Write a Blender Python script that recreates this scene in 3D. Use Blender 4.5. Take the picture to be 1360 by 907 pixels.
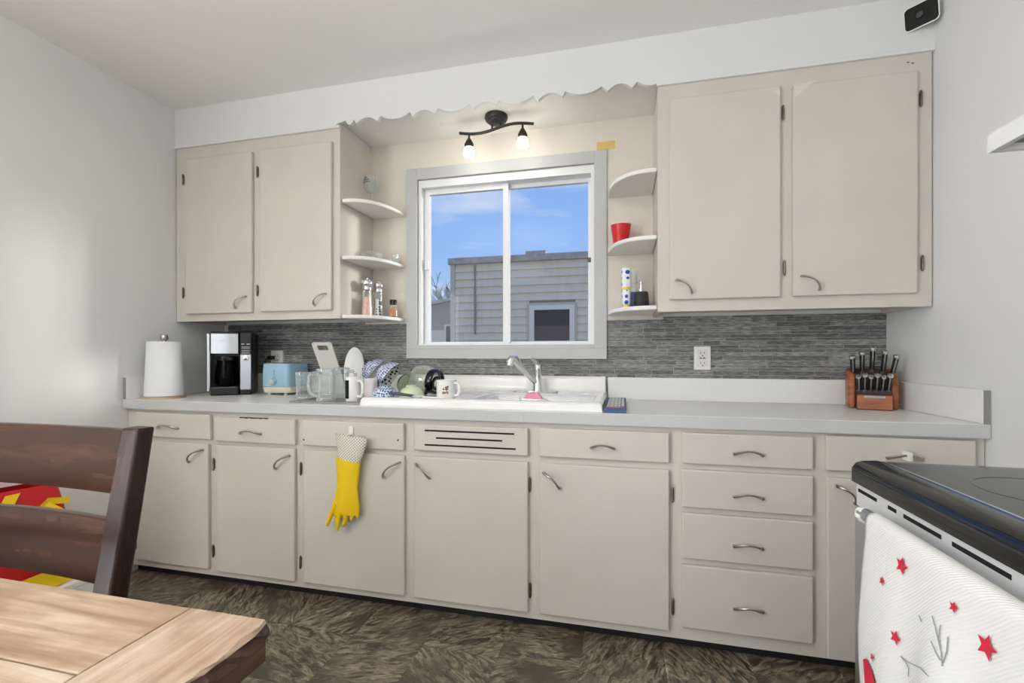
import bpy, bmesh, math, random
from math import sin, cos, pi, radians
from mathutils import Vector, Matrix
random.seed(7)
for o in list(bpy.data.objects): bpy.data.objects.remove(o)
scn = bpy.context.scene; COL = scn.collection

# ---------------------------------------------------------------- camera
F, YAW, U0, V0, H = 612.85, radians(13.532), 680.0, 471.24, 1.1402
CY, SY = cos(YAW), sin(YAW)
cam = bpy.data.cameras.new('camera'); camo = bpy.data.objects.new('camera', cam); COL.objects.link(camo)
camo.location = (0, 0, H); camo.rotation_euler = (pi/2, 0, YAW)
cam.sensor_width = 36; cam.lens = F/1360*36; cam.shift_y = (V0-453.5)/1360; cam.clip_start = .02
scn.camera = camo
def ray(u, v): a = u-U0; return Vector((-F*SY+a*CY, F*CY+a*SY, -(v-V0)))
def onY(u, v, Y): d = ray(u, v); t = Y/d.y; return Vector((d.x*t, Y, H+d.z*t))
def onX(u, v, X): d = ray(u, v); t = X/d.x; return Vector((X, d.y*t, H+d.z*t))
def onZ(u, v, Z): d = ray(u, v); t = (Z-H)/d.z; return Vector((d.x*t, d.y*t, Z))

# ---------------------------------------------------------------- world, lights, exposure
def lin(c):
    return tuple((x/12.92 if x <= .04045 else ((x+.055)/1.055)**2.4) for x in (k/255 for k in c))
w = bpy.data.worlds.new('sky'); scn.world = w; w.use_nodes = True
nt = w.node_tree; N = nt.nodes; L = nt.links; N.clear()
out = N.new('ShaderNodeOutputWorld'); bg = N.new('ShaderNodeBackground'); bg.inputs[1].default_value = 1.0
tc = N.new('ShaderNodeTexCoord'); sx = N.new('ShaderNodeSeparateXYZ'); L.new(tc.outputs['Generated'], sx.inputs[0])
rp = N.new('ShaderNodeValToRGB'); L.new(sx.outputs[2], rp.inputs[0])
rp.color_ramp.elements[0].position = 0; rp.color_ramp.elements[0].color = (*lin((196, 214, 246)), 1)
rp.color_ramp.elements[1].position = .6; rp.color_ramp.elements[1].color = (*lin((116, 162, 240)), 1)
e = rp.color_ramp.elements.new(.22); e.color = (*lin((152, 190, 248)), 1)
mp = N.new('ShaderNodeMapping'); mp.inputs['Scale'].default_value = (1.6, 1.6, 7); L.new(tc.outputs['Generated'], mp.inputs[0])
no = N.new('ShaderNodeTexNoise'); no.inputs['Scale'].default_value = 2.3; no.inputs['Detail'].default_value = 7; L.new(mp.outputs[0], no.inputs[0])
cr = N.new('ShaderNodeValToRGB'); L.new(no.outputs[0], cr.inputs[0])
cr.color_ramp.elements[0].position = .52; cr.color_ramp.elements[1].position = .8
mx = N.new('ShaderNodeMix'); mx.data_type = 'RGBA'; L.new(cr.outputs[0], mx.inputs[0]); L.new(rp.outputs[0], mx.inputs[6])
mx.inputs[7].default_value = (*lin((236, 240, 250)), 1)
L.new(mx.outputs[2], bg.inputs[0]); L.new(bg.outputs[0], out.inputs[0])
def light(name, kind, loc, rot, energy, col=(1, 1, 1), size=None, size_y=None, angle=None):
    l = bpy.data.lights.new(name, kind); l.energy = energy; l.color = col
    if size: l.shape = 'RECTANGLE'; l.size = size; l.size_y = size_y or size
    if angle: l.angle = angle
    o = bpy.data.objects.new(name, l); COL.objects.link(o); o.location = loc; o.rotation_euler = rot; return o
XL, XR, YB, YR, ZC = -2.513, 1.18, 2.473, -2.6, 2.551      # room: side walls, back wall, rear wall, ceiling
s = light('sun', 'SUN', (9, 8, 5), (0, 0, 0), 2.4, (1, .96, .9), angle=radians(9))      # low sun slanting in through the kitchen window
s.rotation_euler = Vector((-2, -.96, -.36)).to_track_quat('-Z', 'Y').to_euler()
# daylight entering by the patio door in the left wall; fill light and its rear opening are added (both behind the camera)
PATIO, REAR, FILL_UP, FILL_BOWL, SPOT, SUN, SKY = 102, 14, 46, 4, 15, 2.3, 1.0
bg.inputs[1].default_value = SKY; s.data.energy = SUN
light('patio_daylight', 'AREA', (XL-.12, -1.3, 1.1), (0, -pi/2, 0), PATIO, (.978, .995, 1), 2.0, 1.7)
light('rear_fill', 'AREA', (-.6, YR-.12, 1.45), (pi/2, 0, 0), REAR, (1, .995, .985), 2.4, 1.5)  # added fill light outside the rear opening
scn.view_settings.view_transform = 'Standard'; scn.view_settings.look = 'None'
scn.view_settings.gamma = 1; scn.view_settings.exposure = 0.0; scn.view_settings.use_curve_mapping = False

# ---------------------------------------------------------------- materials
MATS = {}
def mat(name, col, rough=.5, metal=0, trans=0, ior=1.45, bump=0, bscale=60, var=0, vscale=6, spec=.5, emit=0, coat=0, stretch=None):
    if name in MATS: return MATS[name]
    m = bpy.data.materials.new(name); m.use_nodes = True; MATS[name] = m
    n = m.node_tree.nodes; l = m.node_tree.links; b = n['Principled BSDF']
    c = (*lin(col), 1); b.inputs['Base Color'].default_value = c
    b.inputs['Roughness'].default_value = rough; b.inputs['Metallic'].default_value = metal
    b.inputs['Transmission Weight'].default_value = trans; b.inputs['IOR'].default_value = ior
    b.inputs['Specular IOR Level'].default_value = spec; b.inputs['Coat Weight'].default_value = coat
    if emit: b.inputs['Emission Color'].default_value = c; b.inputs['Emission Strength'].default_value = emit
    if bump or var:
        t = n.new('ShaderNodeTexCoord'); src = t.outputs['Object']
        if stretch:
            mm = n.new('ShaderNodeMapping'); mm.inputs['Scale'].default_value = stretch; l.new(src, mm.inputs[0]); src = mm.outputs[0]
    if bump:
        x = n.new('ShaderNodeTexNoise'); x.inputs['Scale'].default_value = bscale; x.inputs['Detail'].default_value = 4; l.new(src, x.inputs[0])
        bp = n.new('ShaderNodeBump'); bp.inputs['Strength'].default_value = bump; bp.inputs['Distance'].default_value = .004
        l.new(x.outputs[0], bp.inputs['Height']); l.new(bp.outputs[0], b.inputs['Normal'])
    if var:
        x = n.new('ShaderNodeTexNoise'); x.inputs['Scale'].default_value = vscale; x.inputs['Detail'].default_value = 6; l.new(src, x.inputs[0])
        r = n.new('ShaderNodeValToRGB'); l.new(x.outputs[0], r.inputs[0])
        r.color_ramp.elements[0].position = .3; r.color_ramp.elements[1].position = .7
        r.color_ramp.elements[0].color = (*[k*(1-var) for k in c[:3]], 1); r.color_ramp.elements[1].color = (*[min(1, k*(1+var)) for k in c[:3]], 1)
        l.new(r.outputs[0], b.inputs['Base Color'])
    return m
def ramp_mat(name, coords, scale, stops, rough=.5, detail=8, distort=0, bump=0, rand_rot=False, wear=None, spec=.5):
    """stretched noise through a colour ramp: wood, floor streaks"""
    m = bpy.data.materials.new(name); m.use_nodes = True; MATS[name] = m
    n = m.node_tree.nodes; l = m.node_tree.links; b = n['Principled BSDF']; b.inputs['Roughness'].default_value = rough
    b.inputs['Specular IOR Level'].default_value = spec
    t = n.new('ShaderNodeTexCoord'); mm = n.new('ShaderNodeMapping'); mm.inputs['Scale'].default_value = scale
    src = t.outputs[coords]
    if rand_rot:
        oi = n.new('ShaderNodeObjectInfo'); mu = n.new('ShaderNodeMath'); mu.operation = 'MULTIPLY'; mu.inputs[1].default_value = 6.28; l.new(oi.outputs['Random'], mu.inputs[0])
        vr = n.new('ShaderNodeVectorRotate'); vr.rotation_type = 'Z_AXIS'; l.new(src, vr.inputs['Vector']); l.new(mu.outputs[0], vr.inputs['Angle'])
        ad = n.new('ShaderNodeVectorMath'); ad.operation = 'ADD'; l.new(vr.outputs[0], ad.inputs[0])
        cb = n.new('ShaderNodeCombineXYZ'); m2 = n.new('ShaderNodeMath'); m2.operation = 'MULTIPLY'; m2.inputs[1].default_value = 37; l.new(oi.outputs['Random'], m2.inputs[0])
        l.new(m2.outputs[0], cb.inputs[0]); l.new(m2.outputs[0], cb.inputs[2]); l.new(cb.outputs[0], ad.inputs[1]); src = ad.outputs[0]
    l.new(src, mm.inputs[0])
    x = n.new('ShaderNodeTexNoise'); x.inputs['Scale'].default_value = 1; x.inputs['Detail'].default_value = detail; x.inputs['Distortion'].default_value = distort
    x.inputs['Roughness'].default_value = .62; l.new(mm.outputs[0], x.inputs[0])
    r = n.new('ShaderNodeValToRGB'); l.new(x.outputs[0], r.inputs[0]); el = r.color_ramp.elements
    el[0].position = stops[0][0]; el[0].color = (*lin(stops[0][1]), 1); el[1].position = stops[-1][0]; el[1].color = (*lin(stops[-1][1]), 1)
    for p, c in stops[1:-1]: q = el.new(p); q.color = (*lin(c), 1)
    col = r.outputs[0]
    if wear:                                                       # broad worn patches of another tone
        y = n.new('ShaderNodeTexNoise'); y.inputs['Scale'].default_value = wear[0]; y.inputs['Detail'].default_value = 5; l.new(src, y.inputs[0])
        q = n.new('ShaderNodeValToRGB'); q.color_ramp.elements[0].position = wear[1]; q.color_ramp.elements[1].position = wear[2]; l.new(y.outputs[0], q.inputs[0])
        z = n.new('ShaderNodeMix'); z.data_type = 'RGBA'; l.new(q.outputs[0], z.inputs[0]); l.new(col, z.inputs[6]); z.inputs[7].default_value = (*lin(wear[3]), 1); col = z.outputs[2]
    l.new(col, b.inputs['Base Color'])
    if bump:
        bp = n.new('ShaderNodeBump'); bp.inputs['Strength'].default_value = bump; bp.inputs['Distance'].default_value = .003; l.new(x.outputs[0], bp.inputs['Height']); l.new(bp.outputs[0], b.inputs['Normal'])
    return m
WALL = mat('wall_paint', (227, 227, 224), .75, bump=.08, bscale=90)
CEIL = mat('ceiling_paint', (243, 242, 238), .8, bump=.1, bscale=30)
CAB = mat('cabinet_paint', (208, 202, 192), .42, bump=.06, bscale=40, var=.03, vscale=4)
TRIM = mat('window_trim_paint', (194, 194, 192), .45, bump=.08, bscale=30, var=.03)
NOOK = mat('nook_paint', (222, 214, 202), .55, bump=.06, bscale=40)
WHITE = mat('white_paint', (238, 236, 230), .4, bump=.05)
VINYL = mat('white_vinyl', (240, 240, 240), .3)
LAM = mat('counter_laminate', (236, 235, 231), .32, var=.05, vscale=260)
LAME = mat('counter_edge', (200, 200, 198), .38, var=.05, vscale=200)
ENAM = mat('white_enamel', (238, 237, 232), .12, coat=.3)
CHROME = mat('chrome', (225, 225, 225), .1, 1)
NICKEL = mat('brushed_nickel', (176, 172, 166), .28, 1)
HINGE = mat('hinge_metal', (120, 110, 98), .4, 1, var=.4, vscale=60)
STEEL = mat('stainless_steel', (188, 189, 190), .28, 1, bump=.05, bscale=40, stretch=(1, 1, 30))
BLACK = mat('black_plastic', (18, 18, 19), .3)
BLACKG = mat('black_gloss', (10, 10, 11), .1)
DARKM = mat('dark_bronze', (62, 58, 55), .42, .6)
def glassware(name, tint, body=.06, blend=.28):
    m = bpy.data.materials.new(name); m.use_nodes = True; n = m.node_tree.nodes; l = m.node_tree.links; n.clear()
    o = n.new('ShaderNodeOutputMaterial'); t = n.new('ShaderNodeBsdfTransparent'); t.inputs[0].default_value = (*tint, 1)
    g = n.new('ShaderNodeBsdfGlossy'); g.inputs['Roughness'].default_value = .06; d = n.new('ShaderNodeBsdfDiffuse'); d.inputs[0].default_value = (.9, .92, .92, 1)
    a = n.new('ShaderNodeMixShader'); a.inputs[0].default_value = .5; l.new(g.outputs[0], a.inputs[1]); l.new(d.outputs[0], a.inputs[2])
    lw = n.new('ShaderNodeLayerWeight'); lw.inputs[0].default_value = blend; ma = n.new('ShaderNodeMath'); ma.operation = 'MULTIPLY_ADD'; ma.use_clamp = True; ma.inputs[1].default_value = .75; ma.inputs[2].default_value = body
    l.new(lw.outputs['Facing'], ma.inputs[0]); mi = n.new('ShaderNodeMixShader'); l.new(ma.outputs[0], mi.inputs[0]); l.new(t.outputs[0], mi.inputs[1]); l.new(a.outputs[0], mi.inputs[2]); l.new(mi.outputs[0], o.inputs[0]); return m
GLASS = glassware('clear_glass', (.96, .98, .98))
GLASSB = mat('frosted_glass', (250, 248, 242), .25, trans=.5, emit=SPOT)
DARKH = mat('dark_void', (14, 13, 12), .9)
PLAST = mat('white_plastic', (236, 234, 228), .35)
CERAM = mat('white_ceramic', (240, 239, 234), .15, coat=.3)
PAPER = mat('paper_towel', (236, 237, 236), .95, bump=.3, bscale=160)
FLOORM = ramp_mat('slate_vinyl', 'Object', (11, 36, 11), [(.34, (24, 21, 17)), (.44, (70, 63, 52)), (.52, (122, 112, 95)), (.6, (156, 145, 125)), (.68, (196, 184, 160))], .36, 14, 1.3, .2, True, (5.5, .52, .68, (76, 69, 58)))
FLOORM.node_tree.nodes['Noise Texture'].inputs['Roughness'].default_value = .74
WOODX = ramp_mat('worn_wood_lengthwise', 'Object', (2.5, 34, 20), [(.28, (132, 104, 82)), (.42, (172, 146, 122)), (.56, (200, 178, 154)), (.78, (222, 206, 188))], .5, 10, .6, .25, False, (6, .46, .7, (156, 126, 102)))
WOODY = ramp_mat('worn_wood_crosswise', 'Object', (34, 2.5, 20), [(.28, (140, 112, 90)), (.42, (178, 152, 130)), (.56, (206, 186, 164)), (.78, (228, 214, 198))], .5, 10, .6, .25, False, (7, .46, .66, (160, 132, 108)))
WOODD = ramp_mat('dark_rough_wood', 'Object', (24, 4, 40), [(.3, (38, 24, 18)), (.6, (92, 64, 48)), (.75, (150, 120, 98))], .7, 8, .5, .5)
CHAIRW = ramp_mat('mahogany', 'Object', (3, 20, 26), [(.3, (44, 23, 15)), (.55, (60, 33, 21)), (.8, (84, 48, 30))], .27, 3, .2, 0, spec=.4)
CHAIRP = ramp_mat('mahogany_upright', 'Object', (26, 26, 3), [(.3, (36, 19, 13)), (.55, (50, 27, 18)), (.8, (76, 44, 28))], .27, 3, .2, 0, spec=.4)
BLOCKW = ramp_mat('block_wood', 'Object', (8, 8, 40), [(.3, (120, 66, 34)), (.6, (172, 100, 56)), (.8, (196, 126, 76))], .4, 5, .3)
YELLOW = mat('yellow_rubber', (240, 202, 20), .45, bump=.1, bscale=60)
def thin_glass(name, tint=(1, 1, 1)):
    m = bpy.data.materials.new(name); m.use_nodes = True; n = m.node_tree.nodes; l = m.node_tree.links; n.clear()
    o = n.new('ShaderNodeOutputMaterial'); t = n.new('ShaderNodeBsdfTransparent'); t.inputs[0].default_value = (*tint, 1)
    g = n.new('ShaderNodeBsdfGlossy'); g.inputs['Roughness'].default_value = .01; fr = n.new('ShaderNodeValue'); fr.outputs[0].default_value = .008
    mi = n.new('ShaderNodeMixShader'); l.new(fr.outputs[0], mi.inputs[0]); l.new(t.outputs[0], mi.inputs[1]); l.new(g.outputs[0], mi.inputs[2]); l.new(mi.outputs[0], o.inputs[0]); return m
PANE = thin_glass('window_glass', (.97, .98, .98))
def dots_mat(name, base, dot, scale, size, kind='F1'):
    m = bpy.data.materials.new(name); m.use_nodes = True; n = m.node_tree.nodes; l = m.node_tree.links; b = n['Principled BSDF']; b.inputs['Roughness'].default_value = .35
    t = n.new('ShaderNodeTexCoord'); v = n.new('ShaderNodeTexVoronoi'); v.feature = 'F1'; v.inputs['Scale'].default_value = scale; v.inputs['Randomness'].default_value = .25 if kind == 'F1' else .5
    
    if kind == 'flat':
        v.feature = 'F1'; v.inputs['Randomness'].default_value = 0; mpp = n.new('ShaderNodeMapping'); mpp.inputs['Rotation'].default_value = (0, .7, 0); m3 = n.new('ShaderNodeVectorMath'); m3.operation = 'MULTIPLY'; m3.inputs[1].default_value = (1, 0, 1)
        l.new(t.outputs['Object'], m3.inputs[0]); l.new(m3.outputs[0], mpp.inputs[0]); l.new(mpp.outputs[0], v.inputs[0])
    else: l.new(t.outputs['Object'], v.inputs[0])
    r = n.new('ShaderNodeValToRGB'); r.color_ramp.interpolation = 'CONSTANT'; l.new(v.outputs['Distance'], r.inputs[0])
    r.color_ramp.elements[0].color = (*lin(dot), 1); r.color_ramp.elements[1].position = size; r.color_ramp.elements[1].color = (*lin(base), 1); l.new(r.outputs[0], b.inputs['Base Color']); return m

# ---------------------------------------------------------------- mesh helpers
def origin(p):
    v = Vector((0, 0, 0))
    while p: v += p.location; p = p.parent
    return v
class MB:
    def __init__(s): s.bm = bmesh.new()
    def box(s, a, b, M=None):
        x0, y0, z0 = a; x1, y1, z1 = b
        v = [s.bm.verts.new(Vector(p) if not M else M @ Vector(p)) for p in ((x0,y0,z0),(x1,y0,z0),(x1,y1,z0),(x0,y1,z0),(x0,y0,z1),(x1,y0,z1),(x1,y1,z1),(x0,y1,z1))]
        for f in ((3,2,1,0),(4,5,6,7),(0,1,5,4),(1,2,6,5),(2,3,7,6),(3,0,4,7)): s.bm.faces.new([v[i] for i in f])
        return s
    def rings(s, rings, closed=True, cap=True, loop=False):
        R = [[s.bm.verts.new(p) for p in r] for r in rings]; n = len(R[0])
        pairs = list(zip(R, R[1:])) + ([(R[-1], R[0])] if loop else [])
        for a, b in pairs:
            for i in range(n if closed else n-1):
                j = (i+1) % n; s.bm.faces.new((a[i], a[j], b[j], b[i]))
        if cap and closed and not loop: s.bm.faces.new(R[0][::-1]); s.bm.faces.new(R[-1])
        return s
    def tube(s, pts, r, n=10, cap=True):
        pts = [Vector(p) for p in pts]; rs = r if isinstance(r, (list, tuple)) else [r]*len(pts); out = []; up = None
        for i, p in enumerate(pts):
            d = (pts[min(i+1, len(pts)-1)]-pts[max(i-1, 0)]).normalized()
            if up is None: up = Vector((0, 0, 1)) if abs(d.z) < .9 else Vector((0, 1, 0))
            x = d.cross(up).normalized(); up = x.cross(d).normalized()
            out.append([p+(x*cos(k/n*2*pi)+up*sin(k/n*2*pi))*rs[i] for k in range(n)])
        return s.rings(out, cap=cap)
    def lathe(s, prof, n=28, M=None, cap=False, c=(0, 0, 0)):
        c = Vector(c); M = M or Matrix()
        return s.rings([[M @ (c+Vector((max(r, 1e-4)*cos(k/n*2*pi), max(r, 1e-4)*sin(k/n*2*pi), z))) for k in range(n)] for r, z in prof], cap=cap)
    def prism(s, poly, f0, f1):
        """poly of 2-D points, f0/f1 map a 2-D point to the two end faces"""
        a = [s.bm.verts.new(f0(*p)) for p in poly]; b = [s.bm.verts.new(f1(*p)) for p in poly]; n = len(poly)
        s.bm.faces.new(a[::-1]); s.bm.faces.new(b)
        for i in range(n): j = (i+1) % n; s.bm.faces.new((a[i], a[j], b[j], b[i]))
        return s
    def build(s, name, m, parent=None, smooth=False, bevel=0, local=False, seg=2, loc=None, angle=40):
        me = bpy.data.meshes.new(name); bmesh.ops.recalc_face_normals(s.bm, faces=s.bm.faces[:])
        o = bpy.data.objects.new(name, me)
        if loc is not None: sh = Vector(loc); o.location = sh
        else: sh = Vector((0, 0, 0))
        if not local: bmesh.ops.translate(s.bm, verts=s.bm.verts[:], vec=-(origin(parent)+sh))
        s.bm.to_mesh(me); s.bm.free(); COL.objects.link(o)
        for mm in (m if isinstance(m, list) else [m]): me.materials.append(mm)
        if parent: o.parent = parent
        if smooth:
            me.polygons.foreach_set('use_smooth', [True]*len(me.polygons))
            es = o.modifiers.new('edges', 'EDGE_SPLIT'); es.split_angle = radians(angle)
        if bevel:
            bv = o.modifiers.new('bevel', 'BEVEL'); bv.width = bevel; bv.segments = seg; bv.limit_method = 'ANGLE'
            if smooth: o.modifiers.move(1, 0)
        return o
def BX(a, b, name, m, parent=None, bevel=0, **k): return MB().box(a, b).build(name, m, parent, bevel=bevel, **k)
def tag(o, label, cat, group=None):
    o['label'] = label; o['category'] = cat
    if group: o['group'] = group
    return o
def thing(name, label, cat, loc=(0, 0, 0), rotz=0, group=None):
    o = bpy.data.objects.new(name, None); COL.objects.link(o); o.location = loc; o.rotation_euler = (0, 0, rotz); o.empty_display_size = .05
    return tag(o, label, cat, group)
def struct(o): o['kind'] = 'structure'; return o
def stuff(o): o['kind'] = 'stuff'; return o
def smooth01(t): t = max(0, min(1, t)); return t*t*(3-2*t)

# ---------------------------------------------------------------- room shell
ZT = .910                      # counter top
YC, YF, YD, YU = 1.845, 1.872, 1.852, 2.139     # counter edge, base face frame, base door fronts, upper face frame
ZS, ZUB, ZN, ZFB = 2.33, 1.331, 2.372, .052     # soffit bottom, upper cabinet bottom, nook ceiling, base frame bottom
fl = struct(BX((XL-.1, YR-.1, -.06), (XR+.1, YB+.1, -.006), 'floor', mat('floor_grout', (38, 34, 29), .9)))
TS = .3048; tile = MB().box((-TS/2+.0005, -TS/2+.0005, -.006), (TS/2-.0005, TS/2-.0005, 0))
tm = None
for i in range(13):
    for j in range(16):
        cx, cyy = XL+.02+TS*(i+.5)-.1, 1.98-TS*(j+.5)
        if tm is None: o = tile.build('floor_tile', FLOORM, fl, local=True); tm = o.data
        else: o = bpy.data.objects.new('floor_tile', tm); COL.objects.link(o); o.parent = fl
        o.location = (cx, cyy, 0)
struct(BX((XL-.1, YR-.1, ZC), (XR+.1, YB+.1, ZC+.08), 'ceiling', CEIL))
def wall_hole(name, axis, c, th, a0, a1, z0, z1, h, m):
    """wall slab with one opening h=(a0,a1,z0,z1)"""
    b = MB()
    for (p0, p1, q0, q1) in ((a0, h[0], z0, z1), (h[1], a1, z0, z1), (h[0], h[1], z0, h[2]), (h[0], h[1], h[3], z1)):
        if axis == 'y': b.box((p0, c, q0), (p1, c+th, q1))
        else: b.box((c, p0, q0), (c+th, p1, q1))
    return b.build(name, m)
# the kitchen window opening
wx0, wx1 = onY(555.4, 300, YB).x, onY(789.5, 300, YB).x
wz0 = onY(672, 459, YB).z; wz1 = onY(672, 229, YB).z
wb = struct(wall_hole('wall_back', 'y', YB, .13, XL-.1, XR+.1, -.05, ZC+.05, (wx0, wx1, wz0, wz1), WALL))
struct(wall_hole('wall_left', 'x', XL-.1, .1, YR-.1, YB+.1, -.05, ZC+.05, (-2.15, -.45, .08, 2.1), WALL))
struct(BX((XR, YR-.1, -.05), (XR+.1, YB+.1, ZC+.05), 'wall_right', WALL))
struct(wall_hole('wall_rear', 'y', YR-.1, .1, XL-.1, XR+.1, -.05, ZC+.05, (-1.8, .6, .7, 2.2), WALL))  # opening added to let the rear fill light in
struct(BX((XL, YR, 0), (XL+.014, YC, .11), 'baseboard_left', WHITE, bevel=.003))
struct(BX((XR-.014, YR, 0), (XR, YC, .11), 'baseboard_right', WHITE, bevel=.003))
# soffit above the cabinets, with a scalloped valance over the window
UL0, UL1 = onY(240.6, 300, YU).x, onY(451.6, 300, YU).x
UR0, UR1 = onY(873.5, 300, YU).x, XR-.006
so = MB(); so.box((XL, YU-.006, ZN), (XR, YB, ZC)); so.box((XL, YU-.006, ZS), (UL1-.02, YB-.001, ZN)); so.box((UR0+.012, YU-.006, ZS), (XR, YB-.001, ZN))
struct(so.build('wall_soffit', WALL))
struct(BX((XL, YU-.012, ZS-.004), (UL1+.004, YU+.006, ZS+.012), 'trim_2', WALL, bevel=.003))
struct(BX((UR0-.005, YU-.012, ZS-.004), (XR, YU+.006, ZS+.012), 'trim_3', WALL, bevel=.003))
prof = [(UL1-.02, .012)]; us = 472; segs = []
knots = [(459.7, 'u', 470.7), (474, 'a', 501.5), (506.3, 'u', 545), (548.4, 'a', 577.5), (582.4, 'u', 624.5), (629.3, 'a', 660), (663.3, 'u', 708.6), (715, 'a', 747.4), (750.6, 'u', 799.2), (807.3, 'a', 839.6), (846, 'u', 884)]
for k, (a, kind, b) in enumerate(knots):
    xa, xb = onY(a, 150, YU).x, onY(b, 150, YU).x
    for q in range(11):
        t = q/10; x = xa+(xb-xa)*t; ar = 4*t*(1-t)
        z = (.024-.024*ar) if kind == 'u' else (.0+.026*ar)
        if UL1-.02 < x < UR0+.01: prof.append((x, z))
prof.append((UR0+.012, .008))
VZ = ZS+.006; vb = MB()
top = [(x, VZ+z) for x, z in prof]
for (xa, za), (xb, zb) in zip(top, top[1:]):
    if xb-xa < 1e-5: continue
    vb.bm.faces.new([vb.bm.verts.new(p) for p in ((xa, YU-.006, za), (xb, YU-.006, zb), (xb, YU-.006, ZN), (xa, YU-.006, ZN))])
    vb.bm.faces.new([vb.bm.verts.new(p) for p in ((xa, YU+.014, za), (xb, YU+.014, zb), (xb, YU+.014, ZN), (xa, YU+.014, ZN))])
    vb.bm.faces.new([vb.bm.verts.new(p) for p in ((xa, YU-.006, za), (xb, YU-.006, zb), (xb, YU+.014, zb), (xa, YU+.014, za))])
struct(vb.build('trim_1', WALL))
# painted nook wall between the upper cabinets, around the window
nk = MB(); cas = .068
for (a, b, c, d) in ((UL1-.05, wx0, ZUB-.01, ZN), (wx1, UR0+.05, ZUB-.01, ZN), (wx0, wx1, wz1, ZN)): nk.box((a, YB-.006, c), (b, YB+.002, d))
nk.build('painted_panel', NOOK, wb)
struct(BX((UL1, YU+.016, ZN-.003), (UR0, YB-.006, ZN), 'trim_4', WHITE))

# stacked-stone backsplash: thin uneven strips
SX0 = onY(303.7, 450, YB).x; cx0, cx1 = onY(541.5, 460, YB).x, onY(806, 460, YB).x; cz0 = onY(672, 476.5, YB).z
BSZ = 1.024
STONE = bpy.data.materials.new('stacked_stone'); STONE.use_nodes = True
n = STONE.node_tree.nodes; l = STONE.node_tree.links; b = n['Principled BSDF']; b.inputs['Roughness'].default_value = .6
ge = n.new('ShaderNodeNewGeometry'); tc = n.new('ShaderNodeTexCoord'); mm = n.new('ShaderNodeMapping'); mm.inputs['Scale'].default_value = (28, 28, 190); l.new(tc.outputs['Object'], mm.inputs[0])
x = n.new('ShaderNodeTexNoise'); x.inputs['Scale'].default_value = 1; x.inputs['Detail'].default_value = 6; l.new(mm.outputs[0], x.inputs[0])
ma = n.new('ShaderNodeMath'); ma.operation = 'MULTIPLY_ADD'; ma.inputs[1].default_value = .22; l.new(ge.outputs['Random Per Island'], ma.inputs[0]); l.new(x.outputs[0], ma.inputs[2])
r = n.new('ShaderNodeValToRGB'); l.new(ma.outputs[0], r.inputs[0]); el = r.color_ramp.elements
el[0].position = .36; el[0].color = (*lin((64, 64, 63)), 1); el[1].position = .9; el[1].color = (*lin((182, 180, 176)), 1)
q = el.new(.6); q.color = (*lin((112, 112, 110)), 1); l.new(r.outputs[0], b.inputs['Base Color'])
bs = MB(); rnd = random.Random(3)
def strip(x0, x1, z0, z1):
    if x1-x0 > .004: d = rnd.uniform(.0038, .006); bs.box((x0+.0011, YB-d, z0+.0009), (x1-.0011, YB, z1-.0009))
z = BSZ-.002
while z < ZUB-.002:
    hgt = rnd.choice((.014, .018, .022, .026)); z1 = min(z+hgt, ZUB+.004); x = SX0-rnd.uniform(0, .12)
    while x < XR:
        wd = rnd.uniform(.07, .26); a, b2 = max(x, SX0), min(x+wd, XR-.001); x += wd
        if z1 > cz0+.001:
            if b2 <= cx0 or a >= cx1: strip(a, b2, z, z1)
            else:
                if a < cx0: strip(a, cx0, z, z1)
                if b2 > cx1: strip(cx1, b2, z, z1)
                if z < cz0-.003: strip(max(a, cx0), min(b2, cx1), z, cz0)
        else: strip(a, b2, z, z1)
    z = z1
stuff(bs.build('backsplash_stone_strips', STONE, wb))
BX((SX0, YB-.003, BSZ-.004), (cx0, YB, ZUB), 'backsplash_grout', mat('stone_joint', (186, 184, 180), .8), wb)
BX((cx1, YB-.003, BSZ-.004), (XR, YB, ZUB), 'backsplash_grout', MATS['stone_joint'], wb)
BX((cx0, YB-.003, BSZ-.004), (cx1, YB, cz0), 'backsplash_grout', MATS['stone_joint'], wb)

# kitchen window: casing boards, vinyl frame, two sashes
win = thing('window_1', 'white sliding window with flat painted casing above the sink', 'window', (0, YB, wz0)); struct(win)
zt_out = onY(672, 213.5, YB).z; yk = YB-.018
BX((cx0, yk, cz0+.055), (wx0, YB, zt_out), 'casing', TRIM, win, bevel=.002)
BX((wx1, yk, cz0+.055), (cx1, YB, zt_out), 'casing', TRIM, win, bevel=.002)
BX((wx0, yk, wz1), (wx1, YB, zt_out), 'casing', TRIM, win, bevel=.002)
BX((cx0, yk-.002, cz0), (cx1, YB, cz0+.055), 'casing', TRIM, win, bevel=.002)
BX((wx0, yk, cz0+.055), (wx1, YB+.06, wz0+.004), 'sill', TRIM, win, bevel=.002)
def frame4(name, x0, x1, z0, z1, y0, y1, wl, wr, wbm, wt, m, parent):
    b = MB(); b.box((x0, y0, z0), (x0+wl, y1, z1)); b.box((x1-wr, y0, z0), (x1, y1, z1)); b.box((x0+wl, y0, z0), (x1-wr, y1, z0+wbm)); b.box((x0+wl, y0, z1-wt), (x1-wr, y1, z1))
    return b.build(name, m, parent, bevel=.0015)
frame4('window_frame', wx0, wx1, wz0, wz1, YB+.0, YB+.11, .022, .018, .012, .045, VINYL, win)
xm = onY(673, 350, YB+.05).x
s1 = frame4('sash', wx0+.022, xm+.012, wz0+.012, wz1-.045, YB+.035, YB+.062, .034, .03, .012, .03, VINYL, win)
BX((wx0+.05, YB+.046, wz0+.02), (xm-.012, YB+.05, wz1-.07), 'pane', PANE, s1)
s2 = frame4('sash', xm-.014, wx1-.018, wz0+.012, wz1-.045, YB+.066, YB+.092, .026, .02, .012, .022, VINYL, win)
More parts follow.
